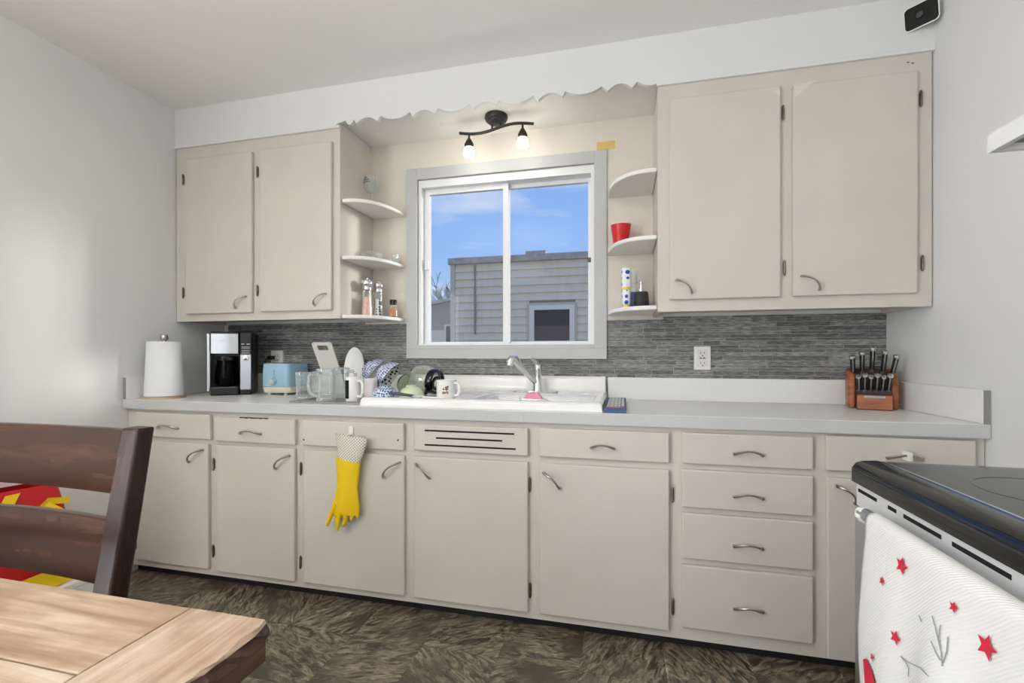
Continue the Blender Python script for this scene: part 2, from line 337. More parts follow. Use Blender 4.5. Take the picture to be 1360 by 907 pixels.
BX((xm+.005, YB+.077, wz0+.02), (wx1-.034, YB+.081, wz1-.06), 'pane', PANE, s2)
p = onY(567.5, 352, YB+.03); BX((p.x-.012, YB+.016, p.z-.03), (p.x+.012, YB+.036, p.z+.03), 'latch', VINYL, win, bevel=.004)
BX((wx1-.04, YB+.055, onY(781, 342, YB).z-.012), (wx1-.02, YB+.07, onY(781, 342, YB).z+.012), 'latch', mat('grey_plastic', (96, 94, 90), .5), win, bevel=.003)

# ---------------------------------------------------------------- outdoors
struct(BX((-30, YB+.3, -1.0), (30, 40, -.9), 'ground', mat('lawn', (96, 100, 74), .95, var=.3)))
YN = 7.0
SIDE = mat('grey_siding', (242, 220, 188), .6, var=.06, vscale=3, stretch=(3, 1, 1)); FASC = mat('weathered_fascia', (188, 172, 154), .7, var=.2, vscale=8)
nx0 = onY(598.5, 400, YN).x; nx1 = nx0+6.5; nzt = onY(690, 339, YN).z
nh = thing('neighbour_house', 'grey clapboard house with a flat roof seen through the window', 'house', (nx0, YN, -.95))
wa, wc = onY(705, 430, YN).x, onY(761.5, 430, YN).x; wz_a, wz_b = onY(733, 456, YN).z, onY(733, 407, YN).z
BX((nx0+.01, YN+.03, -.95), (nx1, YN+3.5, nzt-.06), 'wall', mat('siding_backing', (168, 154, 134), .7), nh)
ch = .1215; k = 0; zz = nzt-.1
while zz > -.9:
    for (a, b2) in (((nx0+.07, wa-.03), (wc+.03, nx1)) if (zz-ch < wz_b+.03 and zz > wz_a-.03) else ((nx0+.07, nx1),)):
        MB().prism([(YN+.03, zz-ch), (YN-.006, zz-ch), (YN+.022, zz), (YN+.03, zz)], lambda y, q: Vector((a, y, q)), lambda y, q: Vector((b2, y, q))).build('siding_board', SIDE, nh)
    zz -= ch
BX((nx0, YN-.012, -.95), (nx0+.075, YN+.06, nzt-.09), 'corner_board', mat('corner_grey', (214, 196, 170), .6), nh)
BX((nx0-.03, YN-.05, nzt-.1), (nx1, YN+3.5, nzt), 'fascia', FASC, nh, bevel=.006)
p = onY(714, 336, YN+.8); BX((p.x-.17, YN+.6, nzt), (p.x+.17, YN+1.0, nzt+.2), 'roof_vent', FASC, nh, bevel=.01)
nw = frame4('house_window', wa-.02, wc+.02, wz_a-.02, wz_b+.02, YN-.03, YN+.05, .075, .075, .06, .07, mat('house_window_frame', (252, 232, 204), .4), nh)
frame4('window_trim', wa-.06, wc+.06, wz_a-.03, wz_b+.06, YN-.016, YN+.03, .05, .05, .02, .05, mat('house_trim', (212, 194, 168), .5), nw)
BX((wa+.04, YN+.022, wz_a+.03), (wc-.04, YN+.028, wz_b-.04), 'pane', mat('dark_glass', (44, 42, 42), .06), nw)
BX((wa+.05, YN+.0195, wz_a+.035), (wc-.05, YN+.0215, wz_a+.035+(wz_b-wz_a)*.42), 'blind', mat('red_brown_blind', (104, 78, 72), .5), nw)
sx_ = onY(631, 400, YN).x
stain = MB(); rs_ = random.Random(2); L_ = [(sx_-.011-.008*rs_.random(), nzt-.12-q*.1) for q in range(12)]; R_ = [(sx_+.011+.01*rs_.random(), z_) for _, z_ in L_[::-1]]
stain.prism(L_+R_, lambda x, z: Vector((x, YN-.0085, z)), lambda x, z: Vector((x, YN-.0065, z)))
stain.build('water_stain', mat('stain_grey', (170, 154, 132), .8), nh)
YS = 10.5
p0, p1 = onY(560, 409, YS), onY(600, 400, YS)
sh = thing('shed', 'low grey shed with sloping roof beyond the clapboard house', 'shed', (p0.x, YS, -.95))
x1 = p1.x+.8; zl, zr = p0.z, p0.z+(p1.z-p0.z)/(p1.x-p0.x)*(x1-p0.x)
MB().prism([(p0.x-2, -.95), (x1, -.95), (x1, zr), (p0.x-2, zl-(zr-zl)*2/(x1-p0.x))], lambda a, b: Vector((a, YS+.03, b)), lambda a, b: Vector((a, YS+3, b))).build('wall', MATS['siding_backing'], sh)
sl = (zr-zl)/(x1-p0.x)
MB().prism([(p0.x-2.1, zl-sl*2.1), (x1+.1, zr+sl*.1), (x1+.1, zr+sl*.1+.07), (p0.x-2.1, zl-sl*2.1+.07)], lambda a, b: Vector((a, YS-.15, b)), lambda a, b: Vector((a, YS+3.1, b))).build('roof', FASC, sh)
for q in range(16):
    z0 = -.5+q*.14
    if z0+.14 < zl-.02-sl*2: MB().prism([(YS+.03, z0), (YS, z0), (YS+.02, z0+.14), (YS+.03, z0+.14)], lambda y, c: Vector((p0.x-2, y, c)), lambda y, c: Vector((x1, y, c))).build('siding_board', SIDE, sh)
a, b2 = onY(591, 440, YS).x, onY(598.5, 440, YS).x; zt_, zb_ = onY(594, 431, YS).z, -.3
d = BX((a, YS-.03, zb_), (b2, YS+.03, zt_), 'door_frame', MATS['house_window_frame'], sh); BX((a+.04, YS-.035, zb_), (b2+.2, YS-.028, zt_-.04), 'door_opening', DARKH, d)
tr = onY(583, 400, 16); tr.z = -.9
tree = MB(); rnd = random.Random(11)
def branch(p, d, ln, r, k):
    q = p+d*ln; tree.tube([p, p+d*ln*.5+Vector((rnd.uniform(-.05, .05), rnd.uniform(-.05, .05), 0))*ln, q], [r, r*.8, r*.62], 5)
    if k:
        for _ in range(3 if k > 1 else 4):
            e = (d+Vector((rnd.uniform(-.8, .8), rnd.uniform(-.8, .8), rnd.uniform(-.1, .6)))).normalized(); branch(p+d*ln*rnd.uniform(.55, 1), e, ln*rnd.uniform(.55, .75), r*.55, k-1)
branch(tr, Vector((0, 0, 1)), 2.5, .13, 5)
tag(tree.build('bare_tree', mat('bark', (78, 68, 64), .9), loc=tr), 'leafless tree rising behind the low shed outside', 'tree')

# ---------------------------------------------------------------- cabinets
def bow(parent, p0, p1, side, out=.026, r=.0042, y=None):
    """bowed pull between two feet; side = in-plane bulge direction (x,z)"""
    p0, p1 = Vector(p0), Vector(p1); pts = []; rr = []
    for k in range(13):
        t = k/12; a = 4*t*(1-t); q = p0.lerp(p1, t)
        q += Vector((side[0], 0, side[1]))*a; q.y -= .004+out*(a**.6); pts.append(q); rr.append(r*(.85+.4*abs(1-2*t)))
    b = MB(); b.tube(pts, rr, 8)
    for q in (p0, p1): b.tube([q+Vector((0, .001, 0)), q-Vector((0, .012, 0))], .0055, 8)
    b.build('handle', NICKEL, parent, smooth=True)
def hinge(parent, u, v, y, sgn):
    p = onY(u, v, y); b = MB()
    b.tube([p+Vector((0, -.006, -.026)), p+Vector((0, -.006, .026))], .0048, 8); b.tube([p+Vector((0, -.006, .026)), p+Vector((0, -.006, .032))], [.0048, .002], 8); b.tube([p+Vector((0, -.006, -.026)), p+Vector((0, -.006, -.032))], [.0048, .002], 8)
    b.box((p.x-.004 if sgn > 0 else p.x-.0055, y-.003, p.z-.022), (p.x+.0055 if sgn > 0 else p.x+.004, y, p.z+.022))
    b.build('hinge', HINGE, parent, smooth=True)
def front(name, parent, u0, u1, vt, vb_, y, yb):
    um = (u0+u1)/2; x0, x1 = onY(u0, 500, y).x, onY(u1, 500, y).x; z1, z0 = onY(um, vt, y).z, onY(um, vb_, y).z
    return BX((x0, y, z0), (x1, yb, z1), name, CAB, parent, bevel=.005, seg=3)
def pull_drawer(d, u0, v0, u1, v1):
    a, b = onY(u0, v0, YD), onY(u1, v1, YD); m = (a.z+b.z)/2-.004; a.z = b.z = m; bow(d, a, b, (0, .016))
def pull_door(d, u0, v0, u1, v1, y, side): bow(d, onY(u0, v0, y), onY(u1, v1, y), side)
def body_base(parent, x0, x1):
    b = MB(); b.box((x0, YF, ZFB), (x1, YF+.02, ZT-.048)); b.box((x0, YF+.02, ZFB), (x0+.012, YB-.004, ZT-.048)); b.box((x1-.012, YF+.02, ZFB), (x1, YB-.004, ZT-.048))
    b.box((x0+.012, YF+.02, ZFB), (x1-.012, YB-.004, ZFB+.016)); BX((x0+.0005, YF+.05, 0), (x1-.0005, YB-.01, ZFB-.0005), 'toe_kick', mat('toe_shade', (34, 31, 28), .7), parent); return b.build('body', CAB, parent)  # shade of the toe recess is put into the kick's dark colour
bounds = [onY(u, 600, YF).x for u in (283, 397, 543, 711.5, 901.5, 1089.5)]; bounds = [XL+.004]+bounds+[XR-.004]
def base(i, label): return thing('base_cabinet', label, 'cabinet', ((bounds[i]+bounds[i+1])/2, YF, 0), group='painted base cabinets under the worktop')
ul = .009
bc = [base(i, t) for i, t in enumerate((
    'cream base cabinet in the corner by the left wall, partly behind the dining chair', 'cream base cabinet with chipped drawer top, below the toaster',
    'cream base cabinet with rubber glove hanging on its false front', 'cream base cabinet with three vent slots in its top panel',
    'wide cream base cabinet with one drawer beside the four-drawer stack', 'cream base cabinet of four stacked drawers', 'cream base cabinet behind the stove, next to the right wall'))]
for i, o in enumerate(bc): body_base(o, bounds[i], bounds[i+1])
K = YF+.001
d = front('drawer', bc[0], 180, 278.5, 549, 581.5, YD, K); pull_drawer(d, 211, 567, 237, 567)
d = front('door', bc[0], 181, 276, 587, 750, YD, K); pull_door(d, 252, 613, 270, 597, YD, (-ul, ul)); hinge(d, 180.5, 615, YF, -1); hinge(d, 181, 722, YF, -1)
d = front('drawer', bc[1], 284.4, 391.5, 555.3, 588.5, YD, K); pull_drawer(d, 320, 574, 347, 575)
ch_ = MB(); a = onY(318, 553.2, YD)
xx = onY(318, 553, YD).x; zz = onY(338, 555, YD).z
for q in range(10): ch_.box((xx+q*.016, YD-.0008, zz-.002-.004*random.random()), (xx+q*.016+.016, YD+.004, zz+.0012))
ch_.build('chipped_edge', mat('bare_dark_wood', (58, 42, 32), .9), d)
d = front('door', bc[1], 287.4, 390.6, 593.5, 766, YD, K); pull_door(d, 366.5, 622, 385, 605, YD, (-ul, ul)); hinge(d, 285, 616, YF, -1); hinge(d, 284.5, 731, YF, -1)
d = front('false_front', bc[2], 401, 536, 560, 595, YD, K)
for (u, v) in ((403.5, 584), (528.5, 584.5)): p = onY(u, v, YD); MB().tube([p+Vector((0, .002, 0)), p-Vector((0, .0008, 0))], .004, 10).build('screw_hole', DARKH, d)
d = front('door', bc[2], 403, 536.5, 601.5, 783, YD, K); pull_door(d, 510, 633, 531, 614, YD, (-ul, ul)); hinge(d, 400.5, 622, YF, -1); hinge(d, 400, 746, YF, -1)
d = front('vent_panel', bc[3], 549.5, 701, 566, 602, YD, K)
for (ua, va, ub, vb2) in ((564, 571.5, 683, 576.5), (579, 581.5, 667, 585.5), (564, 590.5, 685, 596.5)):
    a, b2 = onY(ua, va, YD), onY(ub, vb2, YD); zc_ = (a.z+b2.z)/2; BX((a.x, YD-.0006, zc_-.0035), (b2.x, YD+.006, zc_+.0035), 'vent_slot', DARKH, d)
d = front('door', bc[3], 549.5, 701, 610, 804, YD, K); pull_door(d, 552.5, 616, 571, 635, YD, (ul, ul)); hinge(d, 704, 643, YF, 1); hinge(d, 704.5, 783, YF, 1)
d = front('drawer', bc[4], 715.6, 889, 571.6, 611, YD, K); pull_drawer(d, 785, 593, 816, 594.5)
d = front('door', bc[4], 716, 889, 620, 827, YD, K); pull_door(d, 722, 627.5, 743, 648, YD, (ul, ul)); hinge(d, 893, 655.5, YF, 1); hinge(d, 893.5, 804.5, YF, 1)
for (vt, vb2, hv) in ((577.5, 620, 601), (628, 680, 658), (687.5, 750, 724), (758.5, 845, 807)):
    d = front('drawer', bc[5], 906, 1080.6, vt, vb2, YD, K); pull_drawer(d, 975, hv, 1012, hv+2)
d = front('drawer', bc[6], 1098, 1297, 582, 630, YD, K); pull_drawer(d, 1178, 606, 1222, 609)
d = front('door', bc[6], 1099, 1297, 640, 889, YD, K); pull_door(d, 1111, 645, 1135, 668, YD, (ul, ul)); hinge(d, 1300, 680, YF, 1); hinge(d, 1300, 850, YF, 1)

def upper(label, x0, x1):
    t = thing('upper_cabinet', label, 'cabinet', ((x0+x1)/2, YU, ZUB)); b = MB()
    b.box((x0, YU, ZUB), (x1, YU+.02, ZS-.004)); b.box((x0, YU+.02, ZUB), (x0+.016, YB-.007, ZS)); b.box((x1-.016, YU+.02, ZUB), (x1, YB-.007, ZS)); b.box((x0+.016, YU+.02, ZUB+.02), (x1-.016, YB-.007, ZUB+.036))
    b.box((x0+.016, YB-.012, ZUB+.036), (x1-.016, YB-.007, ZS)); b.build('body', CAB, t); return t
YUD = YU-.02
uc = upper('narrower cream wall cabinet with two doors above the coffee maker', XL+.006, UL1)
for (ua, ub, vt, vb2, h) in ((246.3, 333.8, 206, 416, (313.7, 409, 327, 393.6)), (344.7, 439.3, 193, 412.7, (418.4, 405.7, 433, 390))):
    d = front('door', uc, ua, ub, vt, vb2, YUD, YU+.001); pull_door(d, *h, YUD, (-ul, ul))
    for v in ((239, 389) if ua < 300 else (229, 386)): hinge(d, ua-2, v, YU, -1)
ur = upper('large cream wall cabinet with two wide doors above the knife block', UR0, UR1)
for (ua, ub, vt, vb2, h, hv) in ((889.5, 1037, 122, 396, (898, 372, 919, 390), (1039.5, 150.7, 1041, 356)), (1053.5, 1219.5, 103, 391, (1064.4, 366.8, 1088, 385), (1222, 131.6, 1224, 349.7))):
    d = front('door', ur, ua, ub, vt, vb2, YUD, YU+.001); pull_door(d, *h, YUD, (ul, ul)); hinge(d, hv[0], hv[1], YU, 1); hinge(d, hv[2], hv[3], YU, 1)
yt = YUD-.0004; dd_ = [o for o in ur.children if o.name.startswith('door')]
def decal(name, parent, pts, m): MB().prism(pts, lambda u, v: onY(u, v, YUD+.0003), lambda u, v: onY(u, v, YUD-.0006)).build(name, m, parent)
PALE = mat('pale_touch_up', (218, 213, 203), .45)
decal('touch_up_patch', dd_[1], [(1054.5, 113.5), (1086, 106), (1076, 112), (1056, 129)], PALE); decal('touch_up_patch', dd_[0], [(1025, 121), (1036, 119), (1036, 128)], PALE)
for (u, v) in ((1206, 83), (1212, 84)): p = onY(u, v, YU); MB().tube([p+Vector((-.004, -.0005, .002)), p+Vector((0, -.001, -.001)), p+Vector((.005, -.0005, .001))], .0014, 6).build('scuff_mark', DARKH, ur)
p = onY(1208, 607, YD-.03); lk = thing('handle_latch', 'small white plastic latch clipped on the drawer handle behind the stove', 'latch', (p.x, YD-.02, p.z))
MB().prism([(-.008, -.014), (.008, -.014), (.008, .016), (-.008, .016)], lambda x, z: Vector((p.x+x, YD-.036, p.z+z)), lambda x, z: Vector((p.x+x, YD-.001, p.z+z))).build('latch_body', PLAST, lk, bevel=.003)
# corner shelves: quarter-round boards
def shelf(x_side, x_tip, z, label, group):
    sgn = 1 if x_tip > x_side else -1; w_ = abs(x_tip-x_side); dp = YB-.007-(YU+.012); b = MB(); poly = [(0, 0)]
    for k in range(17):
        a = k/16*pi/2; poly.append((w_*sin(a)**.8 if k else 0, -dp*cos(a)**.8 if k < 16 else 0))
    f = lambda zz: (lambda x, y: Vector((x_side+sgn*x, YB-.007+y, zz)))
    o = b.prism(poly, f(z-.02), f(z)).build('corner_shelf', WHITE, bevel=.006, seg=3, loc=(x_side+sgn*.05, YB-.06, z-.02)); return tag(o, label, 'shelf', group)
ltip = onY(538.5, 350, YB).x; rtip = onY(808, 330, YB).x
SZ = (1.962, 1.662, 1.352)
for z, t in zip(SZ, ('uppermost rounded corner shelf holding the stemmed glass', 'rounded corner shelf holding the clear glass dish', 'lowest rounded corner shelf holding the salt and pepper mills')): shelf(UL1+.001, ltip, z, t, 'rounded white corner shelves')
for z, t in zip((1.978, 1.677, 1.362), ('empty rounded corner shelf above the red cup', 'rounded corner shelf holding the red cup', 'lowest rounded corner shelf holding the black soap pump')): shelf(UR0-.001, rtip, z, t, 'rounded white corner shelves')

# ---------------------------------------------------------------- worktop and sink
BW0, BW1 = onY(628, 530, 1.95).x, onY(790, 530, 1.95).x; BY0, BY1 = 1.93, 2.27
wt = thing('worktop', 'pale grey laminate worktop with upstands running along the base cabinets', 'worktop', (-.6, YC, ZT-.045))
b = MB(); y0 = YC+.003
for (xa, xb, ya, yb) in ((XL+.002, BW0, y0, YB-.008), (BW1, XR-.002, y0, YB-.008), (BW0, BW1, y0, BY0), (BW0, BW1, BY1, YB-.008)): b.box((xa, ya, ZT-.045), (xb, yb, ZT))
b.build('top', LAM, wt)
xs = onY(695, 550, YC).x
BX((XL+.002, YC, ZT-.046), (xs-.0006, YC+.003, ZT-.0015), 'edge_band', LAME, wt, bevel=.0006); BX((xs+.0006, YC, ZT-.046), (XR-.003, YC+.003, ZT-.0015), 'edge_band', LAME, wt, bevel=.0006)
SKL, SKR = onY(478, 535, 1.875).x, onY(800, 540, 1.875).x
UG = 'laminate upstands around the worktop'
def upst(a, b, label, strip):
    c = ((a[0]+b[0])/2, (a[1]+b[1])/2, ZT); t = thing('worktop_upstand', label, 'upstand', c, group=UG); u_ = BX(a, b, 'board', LAM, t, bevel=.0015)
    if strip: BX((a[0]+.001, YC+.0015, ZT+.001), (b[0]-.001, YC+.0042, BSZ-.001), 'end_strip', mat('end_strip_grey', (142, 140, 137), .6), t)
upst((XL+.021, YB-.03, ZT+.0005), (SKL-.002, YB-.0085, BSZ), 'grey laminate upstand along the wall behind the toaster', 0)
upst((SKR+.004, YB-.03, ZT+.0005), (XR-.023, YB-.0085, BSZ), 'grey laminate upstand along the wall below the outlet near knife block', 0)
upst((XL+.002, YC+.004, ZT+.0005), (XL+.02, YB-.0085, BSZ), 'grey laminate upstand on the wall beside the paper towels', 1)
upst((XR-.022, YC+.004, ZT+.0005), (XR-.002, YB-.0085, BSZ), 'grey laminate upstand on the wall beside the knife block', 1)
# enamel sink with drainboard: one smooth surface
sk = thing('sink', 'white enamel sink with drainboard and low backsplash under the window', 'sink', ((SKL+SKR)/2, 1.9, ZT))
SF, SB, RIM = 1.873, YB-.012, .948
def skz(x, y):
    ex = min(x-SKL, SKR-x); ey = y-SF
    z = RIM
    bx = min(x-BW0-.02, BW1-.02-x); by = min(y-BY0-.01, BY1-.01-y); m = min(bx, by)
    if m > 0: z = RIM-.008-.11*smooth01(m/.05)
    elif x < BW0-.03 and ex > .04 and .03 < ey and y < BY1+.03: z = RIM-.006-.004*(x-SKL)/(BW0-SKL)-.0015*(1+sin(x*150))*smooth01((ey-.06)/.03)
    elif min(-bx, 9) is not None and m > -.02 and m <= 0: z = RIM-.008*smooth01(1+m/.02)
    r = .016
    for q in (ex, ey):
        if q < r: z -= r-math.sqrt(max(0, r*r-(r-q)**2))
    if y > SB-.05: t = (y-(SB-.05))/.03; z = max(z, RIM+(BSZ+.004-RIM)*smooth01(t)) if ex > .004 else z
    return z
def samples(lo, hi, step, fine):
    s = set(); x = lo
    while x < hi: s.add(round(x, 4)); x += step
    s.add(round(hi, 4))
    for f_, wd in fine:
        x = f_-wd
        while x <= f_+wd:
            if lo <= x <= hi: s.add(round(x, 4))
            x += .004
    return sorted(s)
X = samples(SKL, SKR, .02, ((SKL, .04), (SKR, .04), (BW0+.03, .05), (BW1-.03, .05))); Y = samples(SF, SB, .02, ((SF, .04), (BY0+.03, .05), (BY1-.03, .05), (SB-.035, .03)))
b = MB(); V = [[b.bm.verts.new((x, y, skz(x, y))) for x in X] for y in Y]
for j in range(len(Y)-1):
    for i in range(len(X)-1): b.bm.faces.new((V[j][i], V[j][i+1], V[j+1][i+1], V[j+1][i]))
lo = lambda v: b.bm.verts.new((v.co.x, v.co.y, ZT+.0005))
for line in (V[0], [r_[0] for r_ in V], [r_[-1] for r_ in V], V[-1]):
    lw = [lo(v) for v in line]
    for i in range(len(line)-1): b.bm.faces.new((line[i], line[i+1], lw[i+1], lw[i]))
b.build('basin', ENAM, sk, smooth=True, angle=60)
MB().lathe([(.0, .836), (.036, .836), (.04, .839), (.0, .8395)], 24, c=((BW0+BW1)/2, 2.1, -.002)).build('drain', CHROME, sk, smooth=True)
# faucet
fx = onZ(712, 520.5, RIM); fx.y = 2.335; fx.x = onY(712, 520, 2.335).x
fc = thing('faucet', 'chrome single-lever kitchen faucet with pull-out spray head', 'faucet', (fx.x, fx.y, RIM))
b = MB(); pl = [(.115*cos(a)*.2+(.095 if cos(a) > 0 else -.095), .028*sin(a)) for a in [k/24*2*pi for k in range(24)]]
b.prism(pl, lambda x, y: Vector((fx.x+x, fx.y+y, RIM)), lambda x, y: Vector((fx.x+x*.96, fx.y+y*.85, RIM+.008))).build('base_plate', CHROME, fc, smooth=True)
MB().lathe([(.0, .0), (.026, .0), (.024, .03), (.021, .1), (.024, .118), (.022, .134), (.0, .14)], 24, c=(fx.x+.008, fx.y, RIM+.006)).build('column', CHROME, fc, smooth=True)
hd = onY(683, 478, fx.y-.155)
sp0 = Vector((fx.x+.004, fx.y, RIM+.045)); sp1 = hd
MB().tube([sp0, sp0.lerp(sp1, .3), sp0.lerp(sp1, .75), sp1+Vector((.004, 0, .004)), sp1+Vector((-.01, -.012, .004)), sp1+Vector((-.016, -.02, -.012)), sp1+Vector((-.017, -.022, -.026))], [.015, .0155, .017, .02, .021, .02, .017], 16).build('spout', CHROME, fc, smooth=True)
t0 = Vector((fx.x+.008, fx.y, RIM+.14)); t1 = onY(704, 475, fx.y-.04)
MB().tube([t0+Vector((.002, .006, -.012)), t0.lerp(t1, .5)+Vector((0, 0, .004)), t1], [.012, .008, .005], 12).build('lever', CHROME, fc, smooth=True)

# ---------------------------------------------------------------- light bar in the nook
LY = 2.29
lp = onY(659, 153, LY); lt = thing('ceiling_spotlight_bar', 'dark bronze ceiling bar with two frosted glass spotlights', 'lamp', (lp.x, LY, ZN-.003))
cz = ZN-.003
MB().lathe([(0, 0), (.058, 0), (.06, -.012), (.054, -.024), (.045, -.026), (.043, -.034), (.03, -.04), (0, -.041)], 32, c=(lp.x, LY, cz)).build('canopy', DARKM, lt, smooth=True)
pts = []; e0, e1 = onY(610, 173.5, LY), onY(709, 168, LY); zb_ = (e0.z+e1.z)/2
for k in range(25):
    t = k/24; pts.append((e0.x+(e1.x-e0.x)*t, LY+.012*sin(t*2*pi), zb_-.008*sin(t*2*pi)+.002*(t-.5)))
br = MB(); br.tube(pts, .0075, 10).build('bar', DARKM, lt, smooth=True)
b = MB()
for dx in (-.022, .022): b.tube([(lp.x+dx, LY, cz-.036), (lp.x+dx, LY, zb_)], .005, 8)
b.build('stem', DARKM, lt, smooth=True)
for (u, zo, yo) in ((622.5, -.008, .006), (694.5, .006, -.006)):
    x = onY(u, 190, LY).x; zt = zb_+zo
    a = MB().tube([(x, LY+yo, zt+.002), (x, LY+yo, zt-.03)], .0055, 8).build('spot_arm', DARKM, lt, smooth=True)
    MB().lathe([(0, -.024), (.009, -.026), (.016, -.038), (.0245, -.056), (.0235, -.068), (.02, -.074), (0, -.074)], 20, c=(x, LY+yo, zt)).build('socket', DARKM, a, smooth=True)
    MB().lathe([(.018, -.07), (.022, -.074), (.0265, -.088), (.029, -.106), (.026, -.117), (.0, -.118)], 20, c=(x, LY+yo, zt)).build('glass_shade', GLASSB, a, smooth=True)

# ---------------------------------------------------------------- small wall things
def outlet(u, v, w_, h_, label, plug=False):
    p = onY(u, v, YB); t = thing('wall_outlet', label, 'outlet', (p.x, YB-.008, p.z)); yf = YB-.014
    pl = BX((p.x-w_/2, yf, p.z-h_/2), (p.x+w_/2, YB-.003, p.z+h_/2), 'cover_plate', PLAST, t, bevel=.003)
    i_ = BX((p.x-w_*.3, yf-.002, p.z-h_*.36), (p.x+w_*.3, yf+.001, p.z+h_*.36), 'socket_insert', mat('socket_white', (226, 224, 218), .4), t, bevel=.001)
    b = MB()
    for s_ in (1, -1):
        zz = p.z+s_*h_*.21
        for dx in (-.008, .008): b.box((p.x+dx-.0012, yf-.0025, zz-.004), (p.x+dx+.0012, yf, zz+.006))
        b.box((p.x-.003, yf-.0025, zz-.015), (p.x+.003, yf, zz-.010))
    b.build('slots', DARKH, i_)
    b = MB(); b.box((p.x-.013, yf-.003, p.z-.003), (p.x-.002, yf, p.z+.002)); b.box((p.x+.002, yf-.003, p.z-.003), (p.x+.013, yf, p.z+.002)); b.build('test_buttons', DARKH, i_)
    return p
outlet(932.3, 475.5, .078, .118, 'white electrical outlet on the stone backsplash near the knife block')
p = onY(369.5, 475, YB); outlet(369.5, 478, .085, .118, 'white electrical outlet behind the blue toaster with black plug')
pg = thing('power_plug', 'black appliance plug in the outlet behind the toaster', 'plug', (p.x-.02, YB-.02, p.z))
MB().box((p.x-.04, YB-.05, p.z-.012), (p.x-.008, YB-.0145, p.z+.012)).build('plug_body', BLACK, pg, bevel=.005)
ct = onY(338, 520, 2.3)
MB().tube([(p.x-.035, YB-.04, p.z), (p.x-.052, YB-.046, p.z-.012), (p.x-.054, YB-.046, p.z-.06), (p.x-.054, YB-.046, ZT+.05), (p.x-.056, YB-.048, ZT+.004)], .0035, 8).build('cord', BLACK, pg, smooth=True)
a, b2 = onY(792.5, 198, YB-.02), onY(817, 186, YB-.02)
tag(BX((a.x, YB-.0085, a.z), (b2.x, YB-.0065, b2.z+.004), 'masking_tape', mat('tan_tape', (222, 186, 116), .7, var=.06), loc=(a.x, YB-.0075, a.z)), 'tan strip of tape on the wall at the window casing corner', 'tape')
# security camera in the corner of soffit and right wall
p = onY(1223.5, 19, YU-.045)
sc = thing('security_camera', 'small white square camera with black face mounted on the soffit corner', 'camera', (p.x, YU, p.z), radians(0))
Mc = Matrix.Translation(p) @ Matrix.Rotation(radians(-44), 4, 'Z') @ Matrix.Rotation(radians(12), 4, 'X')
def rrect(w_, h_, r, n=6):
    return [(sx*(w_/2-r)+r*cos(a), sz*(h_/2-r)+r*sin(a)) for sx, sz, a0 in ((1, 1, 0), (-1, 1, pi/2), (-1, -1, pi), (1, -1, 3*pi/2)) for a in [a0+k/n*pi/2 for k in range(n+1)]]
MB().prism(rrect(.108, .088, .016), lambda x, z: Mc @ Vector((x, 0, z)), lambda x, z: Mc @ Vector((x*.8, .03, z*.8))).build('housing', PLAST, sc, smooth=True, bevel=.001)
MB().prism(rrect(.1, .080, .013), lambda x, z: Mc @ Vector((x, -.0015, z)), lambda x, z: Mc @ Vector((x, .002, z))).build('face', BLACKG, sc)
MB().lathe([(.0, .001), (.011, .001), (.013, .004), (.013, 0)], 20, M=Mc @ Matrix.Translation((-.004, -.002, .002)) @ Matrix.Rotation(pi/2, 4, 'X')).build('lens', mat('lens_glass', (44, 40, 48), .05, coat=1), sc, smooth=True)
q = Mc @ Vector((0, .028, 0)); MB().tube([q, q+Vector((.0, .01, 0)), Vector((q.x, YU+.003, q.z))], .014, 14).build('mount', PLAST, sc, smooth=True)

# ---------------------------------------------------------------- shelf items
def lath(name, prof, m, parent, c, n=24, M=None): return MB().lathe(prof, n, M=M, c=c if M is None else (0, 0, 0)).build(name, m, parent, smooth=True)
p = onY(489, 262, 2.38); c = (p.x+.014, 2.38, SZ[0])
t = thing('wine_glass', 'clear stemmed glass with dark lettering on the top corner shelf', 'glass', c)
lath('foot_and_stem', [(0, 0), (.032, 0), (.032, .002), (.006, .006), (.004, .012), (.004, .095), (.008, .103), (0, .104)], GLASS, t, c)
lath('bowl', [(.004, .1), (.022, .108), (.034, .13), (.036, .155), (.033, .202), (.0315, .202), (.0345, .155), (.0325, .131), (.021, .111), (0, .104)], GLASS, t, c)
b = MB()
for k, (zz, wd) in enumerate(((.182, .5), (.17, .9), (.158, 1.25))):
    rr = .0372
    for q in range(int(wd*9)):
        a = -pi/2-.2+(q-wd*4.5)*.16; b.box((-.0016, -.0004, -.003+.001*(q % 3)), (.0018, .0004, .003-.001*(q % 2)), Matrix.Translation((c[0]+rr*cos(a), c[1]+rr*sin(a), c[2]+zz)) @ Matrix.Rotation(a+pi/2, 4, 'Z'))
b.build('lettering', mat('ink', (40, 40, 44), .6), t)
p = onY(487, 344, 2.36); c = (p.x+.022, 2.36, SZ[1])
t = thing('glass_dish', 'clear rectangular glass baking dish turned over on the corner shelf', 'dish', c)
b = MB()
for (w0, w1, m) in ((1, .93, 1),):
    rg = []
    for (sc_, zz) in ((1, 0), (1, .008), (.93, .012), (.88, .052), (.82, .058), (0.001, .058), (.001, .053), (.80, .053), (.86, .048), (.9, .008), (.94, 0)): rg.append([Vector((c[0]+x*sc_, c[1]+y*sc_, c[2]+.001+zz)) for x, y in rrect(.14, .1, .028)])
    b.rings(rg, loop=True)
b.build('dish_body', GLASS, t, smooth=True)
def tumbler(name, label, c, r, h, cat='glass', group=None, m=GLASS):
    o = MB().lathe([(0, 0), (r*.86, 0), (r*.9, .004), (r, h), (r-.003, h), (r*.88-.002, .01), (0, .009)], 20, c=c).build(name, m, smooth=True, loc=c); return tag(o, label, cat, group)
